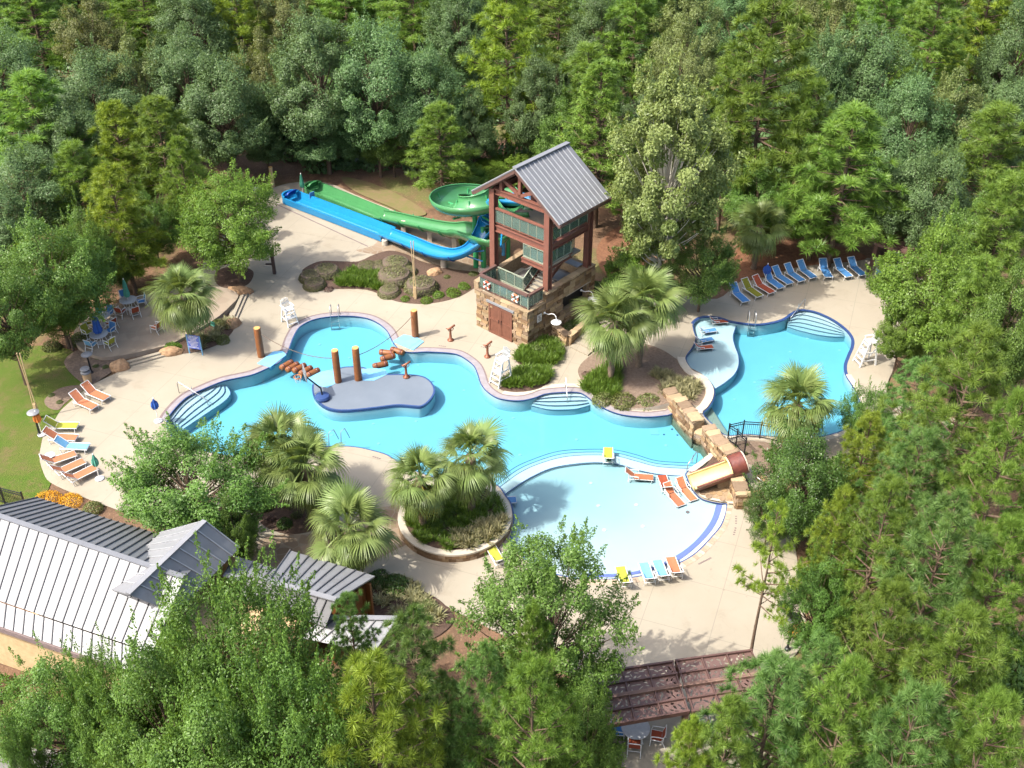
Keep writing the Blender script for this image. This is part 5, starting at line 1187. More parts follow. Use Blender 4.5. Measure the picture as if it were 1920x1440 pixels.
# posts, lamps and signs
def lamp_post(px, py, ptop, label, head='disc', z=0):
    p = at(px, py, z); h = height_for(px, ptop, py, z); t = thing('lamp_post', label, 'lamp post', (p.x, p.y, z), 0, 'deck lamp posts'); mb = MB(); mb.tube([(0, 0, 0), (0, 0, h)], [.07, .05], 8); mb.lathe([(.14, 0), (.12, .12), (.07, .16)], 10); mb.build('post', M['black'], t)
    mb = MB(); mb.lathe([(.05, h-.05), (.12, h+.02), (.34, h+.06), (.36, h+.12), (.2, h+.2), (0, h+.22)], 16); mb.build('lamp_head', M['roof_pale'], t)
lamp_post(489, 405, 356, 'round headed lamp post beside the maple at the slide run-out plaza'); lamp_post(1476, 1218, 1162, 'round headed lamp post beside the pine trunk at the lower right deck'); lamp_post(172, 700, 667, 'short lamp post in the dry bed behind the litter bin'); lamp_post(75, 815, 776, 'white capped lamp post at the lawn edge above the orange umbrella')
p = at(512, 350); h = height_for(512, 313, 350); t = thing('timber_post', 'pale round timber post at the forest edge behind the slides', 'post', p); mb = MB(); mb.tube([(0, 0, -.1), (0, 0, h)], .17, 12); mb.build('shaft', M['pinewood'], t); mb = MB(); mb.lathe([(.17, h), (0, h+.03)], 12); mb.build('end_grain', M['logend'], t)
p = at(515, 513); h = height_for(515, 470, 513); t = thing('shelf_post', 'dark timber post with a side arm on the plaza by the clipped shrubs', 'post', p); mb = MB(); mb.box((0, 0, h/2), (.22, .22, h)); mb.build('shaft', M['darkwood'], t); mb = MB(); mb.box((-.32, 0, h*.42), (.5, .12, .1)); mb.build('side_arm', M['darkwood'], t)
for px, py, top, lab in ((779,562,452,'tall pale twin rope pole in the clipped shrub bed'), (72,783,662,'tall pale twin rope pole on the lawn at the left')):
    p = at(px, py); h = height_for(px, top, py); t = thing('rope_pole', lab, 'pole', p, 0, 'pale twin rope poles'); mb = MB(); mb.box((0, 0, .5), (.17, .17, 1.1)); mb.build('footing_post', M['pinewood'], t)
    for s in (-1, 1): mb = MB(); mb.tube([(s*.12, 0, .2), (s*.03, 0, h*.5), (s*.09, 0, h)], .032, 6); mb.build('strand', M['pinewood'], t)
p = at(368, 664, 0); t = thing('rules_board', 'blue pool rules board on two white legs under the patio palm', 'sign', p, -.25); mb = MB(); mb.box((0, 0, .95), (.95, .05, 1.05)); bd = mb.build('board', M['sign_blue'], t); mb = MB()
for k in range(9): mb.box((-.03*(k % 3), -.029, 1.38-k*.105), (.74-.1*(k % 4), .008, .03))
mb.build('lettering', M['offwhite'], bd)
for s in (-1, 1): mb = MB(); mb.box((s*.47, 0, .72), (.06, .06, 1.5)); mb.build('leg', M['sl_pale'], t)
p = at(401, 620, 0); t = thing('bed_sign', 'small pale green sign plate in the bed beside the blue rules board', 'sign', p, -.4); mb = MB(); mb.box((0, 0, .55), (.34, .03, .34)); mb.build('plate', M['um_teal'], t); mb = MB(); mb.box((0, .03, .25), (.04, .04, .5)); mb.build('stake', M['white'], t)
p = at(166, 718); t = thing('litter_bin', 'grey round litter bin with a domed lid at the lawn edge', 'litter bin', p); mb = MB(); mb.lathe([(.24, 0), (.27, .75), (.28, .78), (0, .78)], 16); mb.build('body', M['stone'], t); mb = MB(); mb.lathe([(.31, .78), (.31, .86), (.24, .92), (0, .96)], 16); mb.build('lid', M['roof'], t)
for q in (0, 1, 2): mb = MB(); mb.tube([(.2*cos(q*2.1), .2*sin(q*2.1), .9), (.2*cos(q*2.1), .2*sin(q*2.1), 1.1)], .02, 5); mb.build('stay', M['black'], t)
mb = MB(); mb.lathe([(.30, 1.08), (.26, 1.14), (0, 1.18)], 16); mb.build('dome', M['roof_pale'], t)
def boulder(px, py, sx, sy, sz, rz, label, seed):
    bmx = bmesh.new(); bmesh.ops.create_icosphere(bmx, subdivisions=4, radius=1); from mathutils import noise as nz
    for v in bmx.verts:
        q = v.co*1.1+Vector((seed*3.1, 0, 0)); k = 1+.22*nz.noise(q)+.10*nz.noise(q*2.7)+.05*nz.noise(q*6); v.co = Vector((v.co.x*k*sx, v.co.y*k*sy, max(-.3, v.co.z)*k*sz))
    me = bpy.data.meshes.new('boulder'); bmx.to_mesh(me); bmx.free(); me.materials.append(M['boulder']); p = at(px, py); tag(put('boulder', me, None, (p.x, p.y, .05), (0, 0, rz)), label, 'boulder', 'brown boulders')
boulder(226, 689, .62, .52, .5, .3, 'rounded tan boulder at the lower end of the patio steps', 1); boulder(322, 662, .78, .42, .4, .2, 'long flat brown boulder between patio steps and palm bed', 2); boulder(437, 609, .55, .5, .42, 1, 'brown boulder at the right tip of the palm bed', 3); boulder(452, 547, .95, .35, .4, -.2, 'long reddish boulder above the upper patio steps', 4); boulder(1418, 938, .7, .5, .45, .4, 'rusty brown boulder beside the stone pier of the log slide', 5); boulder(1428, 905, .5, .45, .4, 1.4, 'small rusty boulder behind the stone pier of the log slide', 6); boulder(165, 567, 1.5, .6, .45, .1, 'long low brown rock ledge behind the middle patio table', 7); boulder(815, 515, .6, .35, .45, .3, 'pale squared stone among the clipped shrubs', 8)
# black iron fences
def fence(pts, z, label, n_per=7, h=1.15):
    t = thing('iron_fence', label, 'fence', (0, 0, 0)); P = [Vector((*at(px, py, z).xy, z)) for px, py in pts]; t.location = (P[0].x, P[0].y, z); P = [p-P[0] for p in P]
    for i, p in enumerate(P): mb = MB(); mb.box(p+Vector((0, 0, h/2+.05)), (.07, .07, h+.12)); mb.build('post', M['black'], t)
    for a, b in zip(P, P[1:]):
        for zz in (.12, h-.16, h): mb = MB(); mb.bar(a+Vector((0, 0, zz)), b+Vector((0, 0, zz)), .035, .04); mb.build('rail', M['black'], t)
        n = max(3, int((b-a).length/.11))
        for k in range(1, n): p = a.lerp(b, k/n); mb = MB(); mb.box(p+Vector((0, 0, h/2+.06)), (.016, .016, h-.1)); mb.build('picket', M['black'], t)
fence([(1364,826),(1391,820),(1424,822),(1458,829)], TZ, 'curved black iron fence behind the palm at the right pool'); fence([(1364,827),(1379,836),(1395,853)], .45, 'short black iron fence running down beside the log slide')
fence([(-40,928),(10,945),(50,955)], 0, 'black iron fence behind the clubhouse roof at the left edge')
p = at(1410, 888, .35); rail('rope_rail', [[P3(1396,866,.4), P3(1396,866,1.2)], [P3(1432,905,.4), P3(1432,905,1.1)], [P3(1396,866,1.2), P3(1414,890,.95), P3(1432,905,1.1)]], 'thin handrail behind the log slide tunnel', 'handrail')

a, b = at(515, 381, .012), at(690, 462, .012); mb = MB(); mb.bar(a, b, .09, .012); tag(mb.build('trench_drain', M['copdark']), kind='structure')
# ------------------------------------------------------------------ vegetation
def unit(v): return v/np.maximum(np.linalg.norm(v, axis=-1, keepdims=True), 1e-9)
def leaves(pos, nrm, L, rs, wid=.52):
    """rhombic leaves: pos (n,3), facing nrm, length L (n,)"""
    n = len(pos); r = unit(rs.normal(size=(n, 3))); t = unit(np.cross(nrm, r)); b = np.cross(nrm, t); L = L[:, None]
    V = np.stack([pos-t*L*.5, pos+b*L*wid*.5+nrm*L*.06, pos+t*L*.5-nrm*L*.08, pos-b*L*wid*.5+nrm*L*.06], 1).reshape(-1, 3)
    return V, np.arange(n*4).reshape(n, 4)
def limb_mesh(name, segs, mat):
    mb = MB()
    for pts, r0, r1 in segs:
        m = len(pts); mb.tube(pts, [r0+(r1-r0)*i/(m-1) for i in range(m)], 6 if r0 > .06 else 4, caps=False)
    return mb.mesh(name, mat, True)
def curve(a, b, bow, n=5):
    a, b, bow = np.array(a), np.array(b), np.array(bow); return [tuple(a+(b-a)*t+bow*4*t*(1-t)) for t in [k/n for k in range(n+1)]]
TREE = {}
def broadleaf(key, seed, mat, bark, R=4.5, H=10., z0=2.2, nc=75, per=340, leaf=.22, rc=.23, sprigs=60, top=.55, round_=1.0, sparse=1.0):
    """limbs fan out to leaf clumps through the whole crown; sprigs break the outline"""
    rs = np.random.default_rng(seed); ch_ = H-z0; C = []; k = 0
    lob = [(unit(rs.normal(size=3)), rs.uniform(.72, 1.12)) for _ in range(16)]
    while len(C) < nc:
        d = unit(rs.normal(size=3)); f = 1.0
        for v, a in lob:
            q = max(0, float(d@v)); f += (a-.95)*q**6*1.5
        r = rs.uniform(.25, 1.0)**.45*min(1.12, max(.7, f)); zc = z0+ch_*(.44)+d[2]*r*ch_*(top if d[2] > 0 else .40)
        w_ = 1.0 if zc < z0+ch_*.55 else max(.25, 1-((zc-z0-ch_*.55)/(ch_*.5))**2*round_*.55)
        p = np.array([d[0]*r*R*w_, d[1]*r*R*w_, zc])
        if all(np.linalg.norm((p-c)/np.array([1, 1, .8])) > R*.19*sparse for c in C) or k > 4000: C.append(p)
        k += 1
    C = np.array(C); rcs = R*rc*rs.uniform(.7, 1.25, nc); P = []; Nn = []; Ls = []; T = []
    cen = np.array([0, 0, z0+ch_*.4]); segs = []
    for c, r in zip(C, rcs):
        n = int(per*1.65*rs.uniform(.75, 1.25)); d = unit(rs.normal(size=(n, 3))); rad = r*rs.uniform(.15, 1, n)**.5
        p = c+d*rad[:, None]*np.array([1, 1, .72]); P.append(p)
        o = unit(p-cen); nn_ = unit(o*.5+d*.35+np.array([0, 0, .55])+rs.normal(size=(n, 3))*.45); Nn.append(nn_)
        Ls.append(leaf*.80*rs.uniform(.6, 1.25, n)); T.append(np.clip(rs.normal(.45, .2, n)+rs.normal(0, .16), 0, 1))
        zb = max(.35*z0, min(c[2]-.4, z0*.8+.55*(c[2]-z0))); segs.append((curve((rs.normal()*.05, rs.normal()*.05, zb), tuple(c), (0, 0, -.12*abs(c[0]+c[1])+rs.normal()*.1)), .035+.018*r+.03*max(0, (H-c[2])/H), .012))
    for _ in range(sprigs):
        c = C[rs.integers(nc)]; d = unit(unit(c-cen)*.7+np.array([0, 0, .8])+rs.normal(size=3)*.3); L = rs.uniform(.7, 1.5)*R*.25; n = int(per*.24)
        s_ = rs.uniform(.2, 1, n); p = c+d*(s_*L+R*rc*.6)[:, None]+rs.normal(size=(n, 3))*(.16*(1.15-s_))[:, None]; P.append(p); Nn.append(unit(rs.normal(size=(n, 3))+d*.5+np.array([0, 0, .4]))); Ls.append(leaf*.8*rs.uniform(.6, 1.1, n)); T.append(np.clip(rs.normal(.65, .18, n), 0, 1))
    P, Nn, Ls, T = map(np.concatenate, (P, Nn, Ls, T)); V, F = leaves(P, Nn, Ls, rs)
    segs.append(([(0, 0, -.3), (.03, .02, z0*.5), (0, 0, z0+ch_*.25), (.05, -.04, z0+ch_*.7)], .035*R+.05, .04))
    TREE[key] = (np_mesh('crown', V, F, mat, np.repeat(T, 4)), limb_mesh('trunk', segs, bark), float(np.percentile(np.hypot(V[:, 0], V[:, 1]), 97)), float(V[:, 2].max())-.15)
def pine(key, seed, mat, bark, R=3.6, H=14., z0=3.2, tuft=.56, need=52, levels=15, dens=.62, wid=.058, shape=.75, gaps=.0):
    """whorled branches with side twigs, every twig ends in a star of long needles"""
    rs = np.random.default_rng(seed); TP = []; TD = []; segs = [([(0, 0, -.3), (.05, .03, H*.3), (-.04, .02, H*.65), (0, 0, H-.2)], .19, .03)]
    for i in range(levels):
        u = (i+.5)/levels; z = z0+(H-z0-.3)*u; Lb = R*((1-u)**shape)*(.62+.38*min(1, u/.25))*rs.uniform(.85, 1.1)+.25
        nb = rs.integers(4, 7) if u < .8 else 4; a0 = rs.uniform(0, 7)
        for b in range(nb):
            if rs.random() < gaps: continue
            a = a0+2*pi*b/nb+rs.normal()*.22; L = Lb*rs.uniform(.7, 1.15); rise = L*(-.10+.75*u+rs.normal()*.06)
            h = np.array([cos(a), sin(a), 0]); s_ = np.array([-sin(a), cos(a), 0]); base = np.array([0, 0, z+rs.normal()*.12])
            pt = lambda t: base+h*L*t+np.array([0, 0, rise*t+.22*L*t*t*.6])
            segs.append(([tuple(pt(t)) for t in (0, .35, .7, 1)], .022+.014*L, .012))
            ns = max(2, int(L/.42*dens))
            for k in range(ns):
                t = .30+.70*(k+rs.random())/ns
                for sg in (-1, 1):
                    if rs.random() < .12: continue
                    d = unit(h*.7+s_*sg*rs.uniform(.4, 1.1)+np.array([0, 0, rs.uniform(.1, .6)])); l = rs.uniform(.25, .55)*(1.25-t*.55)*max(.6, L/2.4); q = pt(t)+d*l
                    TP.append(q); TD.append(unit(d*.8+np.array([0, 0, .8])))
                    if rs.random() < .25: TP.append(pt(t)+d*l*.2+np.array([0, 0, .1])); TD.append(unit(d*.4+np.array([0, 0, 1])))
            TP.append(pt(1.04)); TD.append(unit(h+np.array([0, 0, .5])))
    TP.append(np.array([0, 0, H-.1])); TD.append(np.array([0, 0, 1.])); TP, TD = np.array(TP), np.array(TD); n = len(TP)
    x = unit(np.cross(TD, rs.normal(size=(n, 3)))); y = np.cross(TD, x); m = need
    ph = rs.uniform(0, 2*pi, (n, m)); el = np.arccos(rs.uniform(-.05, .98, (n, m))); ln = tuft*rs.uniform(.7, 1.12, (n, m))*rs.uniform(.8, 1.15, (n, 1))
    D = TD[:, None]*np.cos(el)[..., None]+(x[:, None]*np.cos(ph)[..., None]+y[:, None]*np.sin(ph)[..., None])*np.sin(el)[..., None]
    D = D.reshape(-1, 3); O = (np.repeat(TP, m, 0)+rs.normal(size=(n*m, 3))*.03); W = unit(np.cross(D, rs.normal(size=D.shape)))*wid; ln = ln.reshape(-1, 1)
    V = np.stack([O-W*.5, O+W*.5, O+D*ln+np.array([0, 0, -.05])*ln], 1).reshape(-1, 3); T = np.clip(np.repeat(rs.normal(.5, .3, n), m)+rs.normal(0, .14, n*m), 0, 1)
    TREE[key] = (np_mesh('crown', V, np.arange(n*m*3).reshape(-1, 3), mat, np.repeat(T, 3)), limb_mesh('trunk', segs, bark), float(np.percentile(np.hypot(V[:, 0], V[:, 1]), 96)), float(V[:, 2].max())-.1)
LM = {}
LM['grey'] = leafmat('grey_green_leaves', (.066, .118, .040), (.142, .232, .088), .38, .45, .012)
LM['mid'] = leafmat('mid_green_leaves', (.060, .120, .020), (.152, .252, .052), .38, .42, .015)
LM['bright'] = leafmat('bright_green_leaves', (.075, .145, .017), (.178, .290, .046), .42, .42, .012)
LM['olive'] = leafmat('olive_leaves', (.090, .118, .030), (.195, .225, .080), .36, .45, .015)
LM['pale'] = leafmat('pale_sycamore_leaves', (.110, .165, .036), (.285, .358, .125), .38, .45, .008)
LM['dark'] = leafmat('dark_holly_leaves', (.034, .075, .012), (.090, .165, .035), .3, .32, .012)
LM['pine'] = leafmat('pine_needles', (.080, .152, .022), (.212, .325, .062), .42, .42, .012)
LM['pineyel'] = leafmat('yellow_pine_needles', (.120, .185, .020), (.285, .375, .056), .42, .42, .01)
LM['pinedark'] = leafmat('blue_green_pine_needles', (.062, .135, .030), (.168, .275, .078), .4, .42, .01)
LM['palm'] = leafmat('palm_leaf', (.095, .142, .034), (.205, .268, .088), .32, .40, .01)
LM['palmdead'] = leafmat('dead_palm_leaf', (.20, .14, .07), (.34, .26, .14), .2, .6, .01)
LM['palmy'] = leafmat('yellowing_palm_leaf', (.23, .22, .035), (.36, .30, .065), .3, .45, .01)
LM['shrub'] = leafmat('shrub_leaves', (.055, .085, .02), (.150, .175, .055), .28, .45, .02)
LM['clipped'] = leafmat('clipped_shrub_leaves', (.075, .085, .028), (.165, .160, .066), .15, .5, .01)
LM['purple'] = leafmat('purple_shrub_leaves', (.08, .045, .04), (.17, .11, .09), .2, .5, .01)
LM['grassy'] = leafmat('strap_leaves', (.055, .115, .014), (.150, .235, .038), .36, .42, .01)
LM['pale_grass'] = leafmat('variegated_strap_leaves', (.15, .15, .07), (.33, .31, .17), .25, .5, .01)
LM['flower'] = leafmat('yellow_flowers', (.45, .21, .01), (.70, .40, .015), .2, .5, .01)
bk = M['bark']
broadleaf('grey1', 1, LM['grey'], bk, 4.8, 12, 2.2, 95, 330, .24, .22, 60); broadleaf('grey2', 2, LM['grey'], bk, 4.6, 13, 2.5, 95, 330, .24, .21, 70, .56)
broadleaf('mid1', 3, LM['mid'], bk, 4.6, 10, 2.2, 85, 350, .22, .22, 90); broadleaf('mid2', 4, LM['mid'], bk, 5.0, 10.5, 2.4, 85, 330, .22, .20, 120, .58, sparse=1.15)
broadleaf('bright1', 5, LM['bright'], bk, 4.2, 9.5, 2.0, 85, 340, .21, .21, 80); broadleaf('maple', 6, LM['bright'], bk, 3.6, 8.4, 2.0, 95, 330, .17, .22, 110, .56, .9)
broadleaf('open', 9, LM['mid'], bk, 4.6, 12, 2.4, 80, 330, .20, .17, 190, .60, 1.25, 1.25)
broadleaf('olive', 7, LM['olive'], bk, 4.4, 12, 2.3, 80, 320, .23, .21, 60); broadleaf('sycamore', 8, LM['pale'], M['palebark'], 4.2, 15, 2.4, 150, 260, .25, .17, 130, .56, 1.2, .9)
broadleaf('holly', 10, LM['dark'], bk, 3.4, 7.5, 1.0, 95, 360, .16, .23, 90, .56)
pine('pine1', 21, LM['pine'], bk); pine('pine2', 22, LM['pine'], bk, R=4.0, H=16, z0=4.4, levels=17, shape=.6); pine('pine3', 23, LM['pineyel'], bk, R=3.4, H=13, z0=2.6, levels=15)
pine('pine4', 24, LM['pinedark'], bk, R=3.2, H=12, z0=1.6, levels=14, need=52); pine('big1', 25, LM['pine'], bk, R=3.9, H=13, z0=3.5, levels=15, need=66, tuft=.47, dens=.62, wid=.034); pine('big2', 26, LM['pinedark'], bk, R=3.7, H=12, z0=3, levels=14, need=66, tuft=.47, dens=.62, wid=.034, shape=.65)
pine('big3', 27, LM['pineyel'], bk, R=3.5, H=12, z0=2.8, levels=14, need=66, tuft=.47, dens=.62, wid=.034); pine('thin', 28, LM['pineyel'], bk, R=3.0, H=11, z0=4.6, levels=9, need=50, tuft=.42, dens=.8, wid=.03, gaps=.28); pine('fine', 29, LM['pine'], bk, R=3.3, H=14, z0=2.0, levels=28, need=34, tuft=.36, shape=.85)
NAMES = dict(grey1='broadleaf_tree', grey2='broadleaf_tree', mid1='broadleaf_tree', mid2='broadleaf_tree', bright1='broadleaf_tree', maple='maple_tree', open='broadleaf_tree', olive='broadleaf_tree', sycamore='sycamore_tree', holly='holly_tree')
rt = random.Random(77)
def tree(kind, px, ptop, pbase, hw, label, hmul=1.0, group='trees around the pools'):
    """px, ptop: where the tip shows; pbase: where the foot stands; hw: half width of the crown there"""
    h = height_for(px, ptop, pbase); p = at(px, ptop, h); g = Vector((p.x, p.y, 0)); d = project((g.x, g.y, h*.6))[2]; r = hw*d/FPX
    cr, tr, R0, H0 = TREE[kind]; name = NAMES.get(kind, 'pine_tree'); t = thing(name, label, 'pine tree' if name == 'pine_tree' else 'tree', (g.x, g.y, tz(g.x, g.y)), rt.uniform(0, 6.28), group)
    sc = (r/R0*1.02, r/R0*1.02, h/H0)
    put('crown', cr, t, scale=sc); put('trunk', tr, t, scale=sc); return t
FOREST = [
 # far rows, left to right
 ('pine1',40,-60,170,85,'pine in the upper left corner, cut by the top edge'),('olive',150,-40,190,70,'olive tree on the top edge right of the corner pine'),('pine2',255,-70,150,80,'dark topped pine on the top edge above the grey green trees'),
 ('grey1',345,-55,170,75,'grey green tree on the top edge, left of centre of the forest'),('pine3',435,-50,160,60,'yellowish pine on the top edge behind the large grey green trees'),('olive',520,-60,140,65,'olive crown on the top edge left of the largest grey green tree'),('pine1',640,-80,120,70,'pine tip on the top edge behind the largest grey green tree'),
 ('pine2',770,-75,150,75,'pine on the top edge right of the largest grey green tree'),('grey2',860,-60,180,70,'grey green tree on the top edge left of the tall yellow pine'),('pine1',1050,-60,170,70,'pine on the top edge right of the tall yellow pine'),('grey1',1130,-40,210,70,'dark grey green tree on the top edge behind the fine needled conifer'),
 ('pine1',1195,-20,230,75,'bushy pine near the top edge above the pale sycamore'),('olive',1300,-45,250,75,'olive brown tree near the top edge left of the tallest pine'),('grey2',1390,-60,190,70,'grey green tree on the top edge behind the tallest pine'),('olive',1570,-50,230,75,'olive tree on the top edge right of the tallest pine'),
 ('pine1',1680,-70,200,80,'pine on the top edge above the round pine by the chairs'),('pine2',1770,-30,260,80,'pine with airy branches near the upper right corner'),('pine3',1870,-55,210,80,'yellow green pine in the upper right corner'),('grey1',1940,-20,260,80,'tree cut by the right edge near the upper right corner'),('grey1',-40,20,260,90,'tree cut by the left edge near the upper left corner'),
 # second rows
 ('grey1',150,70,330,100,'grey green tree behind the pair of bright pines at the left'),('olive',235,45,300,75,'olive crowned tree behind the left pines'),('grey2',330,40,310,85,'grey green tree left of the maple, midway up the forest'),('grey1',395,75,345,95,'large grey green tree above the maple'),('olive',480,25,300,60,'yellow olive tree between two large grey green trees'),
 ('grey2',585,-5,325,105,'largest grey green tree, left half, behind the slide run-outs'),('grey1',690,5,330,100,'large grey green tree, right of the largest, behind the slide run-outs'),('grey1',800,60,335,80,'grey green tree left of the tall yellow pine'),('grey2',485,180,325,65,'low dark tree at the forest edge above the timber post'),('mid1',730,190,330,65,'low dark tree at the forest edge behind the green slide'),('grey1',600,170,325,75,'low leafy tree at the forest edge behind the blue slide end'),
 ('pine3',950,-45,300,92,'tall yellow green pine behind the slide tower'),('grey2',1010,80,330,60,'dark leafy tree between the tall yellow pine and the tower'),('mid1',1055,150,350,60,'dark green tree directly behind the tower roof'),('grey1',885,150,330,50,'dark tree in the gap left of the tall yellow pine'),
 ('pine1',1105,75,330,75,'pine above the tower roof behind the fine needled conifer'),('fine',1130,108,425,95,'fine needled conifer right behind the tower roof'),('olive',1285,20,310,70,'olive brown tree above the pale sycamore'),('grey1',1215,130,380,70,'dark leafy tree between the fine conifer and the pale sycamore'),
 ('pine2',1455,-20,435,112,'tallest dark pine, right of the pale sycamore'),('pine1',1375,190,440,62,'lower pine in front of the tallest pine'),('pine1',1530,150,455,65,'pine between the tallest pine and the round pine'),('mid1',1430,300,470,70,'leafy tree under the tallest pine behind the sago palm'),
 ('grey2',1640,25,340,100,'large grey green tree above the round pine at the right'),('grey1',1735,120,420,90,'grey green tree right above the dark gap by the pergola'),('grey2',1560,40,350,70,'grey green tree between the tallest pine and the large grey one'),('olive',1810,110,400,75,'olive tree at the right among the pines'),
 ('pine1',1880,200,480,95,'pine at the right edge below the corner group'),('grey1',1770,260,520,85,'dark grey green tree behind the bright broadleaf at the right'),('mid1',1700,300,480,65,'dark leafy tree in the shade behind the upper right pergola'),
 # left side
 ('pine1',45,128,400,105,'bushy bright pine at the left edge'),('pine3',205,183,420,70,'bright pine, left of a twin pair at the left'),('pine1',285,176,430,80,'bright pine, right of a twin pair at the left'),('pine1',130,260,470,70,'pine in the shade between the left edge pine and the twins'),
 ('pine3',198,302,548,78,'light yellow green pine in front of the twin pines'),('mid1',48,360,650,115,'large leafy tree at the left edge behind the patio tables'),('mid2',-30,470,720,95,'leafy tree cut by the left edge above the lawn'),('bright1',88,478,655,56,'low bushy tree hanging over the patio tables'),('mid1',215,440,545,45,'dark leafy tree behind the furthest patio table'),
 ('maple',412,300,530,100,'rounded light green maple on the plaza left of the slides'),('pine1',330,250,470,45,'slim pine behind the maple'),
 ('pine1',822,188,385,66,'small bushy pine at the lawn verge beside the green spiral'),('bright1',955,290,350,75,'low yellow green vine covered tree left of the tower roof'),('mid1',880,300,370,45,'low dark bush tree behind the green spiral'),
 ('sycamore',1272,90,590,118,'tall pale sycamore with white limbs right of the tower'),('bright1',1190,440,590,70,'low leafy lobe of green beside the tower and the palms'),('mid1',1330,400,595,75,'leafy tree at the deck edge left of the back row of loungers'),
 ('pine1',1607,203,510,112,'round bushy pine behind the right end of the back row of loungers'),('pine1',1545,330,500,55,'small pine at the back of the loungers, left of the round pine'),
 ('bright1',1785,400,690,112,'bright green broadleaf tree at the right end of the terrace'),('bright1',1712,545,715,50,'low bright broadleaf branch mass over the right terrace by the guard chair'),('pine1',1905,330,620,85,'pine at the right edge behind the bright broadleaf'),('pine1',1855,480,760,75,'pine between the bright broadleaf and the right edge'),
 ('grey1',15,255,480,95,'grey green tree filling the gap below the left edge pine'),('grey2',95,170,410,80,'grey green tree between the left edge pine and the bright twin pines'),('mid1',130,350,590,65,'leafy tree in the shade behind the left edge tree'),('grey2',-40,330,560,80,'tree cut by the left edge below the left edge pine'),('mid1',1935,430,790,85,'leafy tree cut by the right edge behind the grove'),('grey1',1925,130,430,85,'grey green tree cut by the right edge in the upper part'),('mid1',1850,330,600,70,'leafy tree between the right pines in the upper part'),('mid1',265,330,500,50,'low leafy tree under the twin pines'),
 # right side, near
 ('big1',1850,600,1010,125,'big pine at the right edge below the bright broadleaf'),('big2',1735,668,870,72,'pine right of the tall guard chair, with a gap of pale ground below'),('big1',1930,720,1150,100,'big pine cut by the right edge, middle height'),('big3',1640,765,985,60,'yellowish pine in front of the gap right of the right pool'),
 ('mid2',1640,712,850,52,'thin olive shrub-like tree at the near right corner of the right pool'),('holly',1535,770,1015,100,'dense dark holly tree right of the log slide'),('holly',1460,880,1020,50,'dark leafy bush lobe beside the stone pier'),('big2',1740,790,1080,85,'pine in the middle of the right grove'),
 ('thin',1462,938,1260,62,'yellow sparse pine with a bare trunk at the lower right deck'),('mid1',1560,1010,1240,70,'dark leafy tree between the sparse yellow pine and the right grove'),('big3',1590,905,1180,55,'yellow green pine just below the dark holly'),('big1',1680,890,1230,95,'large pine at the centre of the right grove'),
 ('big2',1800,920,1320,110,'large blue green pine in the right grove, second row'),('big1',1910,960,1330,95,'large pine cut by the right edge, lower half'),('big1',1690,1080,1430,105,'large pine in the front right grove'),('big2',1560,1180,1500,90,'pine in the front right grove beside the bare trunk'),
 ('big1',1830,1130,1520,125,'very large pine in the front right grove, right of centre'),('big2',1470,1215,1600,128,'near pine overhanging the right pergola'),('big1',1610,1230,1660,120,'near pine right of the one overhanging the pergola'),('big2',1740,1265,1700,120,'near blue green pine at the bottom right'),('big1',1890,1290,1720,120,'near pine in the bottom right corner'),('big1',1378,1305,1650,100,'near pine at the bottom edge in front of the right pergola'),('big3',1300,1345,1640,65,'small yellow pine at the bottom edge between the pergola posts'),
 # bottom, near
 ('open',1040,975,1360,160,'large open leafy tree at the bottom centre, beside the wading pool'),('big2',650,1098,1330,52,'narrow dark pine in front of the lower clubhouse roof'),('big2',770,1140,1500,105,'blue green pine at the bottom, left of the open leafy tree'),('big3',690,1220,1640,135,'bright yellow pine at the bottom edge'),('big2',905,1200,1560,80,'dark pine in the shade left of the bottom centre pines'),
 ('big1',1000,1225,1640,120,'bright bushy pine at the bottom centre edge'),('mid1',1110,1230,1540,75,'dark leafy tree left of the left pergola'),('big1',1000,1130,1440,60,'pine top in front of the open leafy tree'),('mid2',395,1035,1480,175,'very large leafy tree covering the clubhouse front'),('mid1',250,1130,1560,140,'large leafy tree at the bottom left, left of the biggest one'),
 ('mid2',480,1180,1640,165,'large leafy tree at the bottom edge below the biggest one'),('mid1',55,1188,1480,118,'leafy olive toned tree at the lower left edge below the clubhouse'),('mid1',345,1250,1700,170,'leafy tree in the bottom left at the lower edge'),('mid2',165,1192,1500,95,'leafy tree below the clubhouse eave at the left'),('holly',0,1310,1560,40,'dark clipped tree at the left edge by the driveway'),
 ('mid1',322,768,1020,150,'large leafy tree between the left loungers and the clubhouse'),('mid1',420,900,1075,45,'low leafy tree beside the cross gable of the clubhouse')]
for a in FOREST: tree(*a)
for k, px in enumerate(range(-60, 2000, 98)):
    tree(('grey1', 'pine1', 'olive', 'grey2', 'pine2')[k*7 % 5], px+rt.uniform(-25, 25), -130+rt.uniform(-25, 25), 95+rt.uniform(-25, 20), 70, 'distant '+('grey green tree', 'pine', 'olive tree', 'darker leafy tree', 'dense pine')[k*7 % 5]+' of the forest rim whose lower crown shows along the top edge', group='distant forest trees along the top edge')

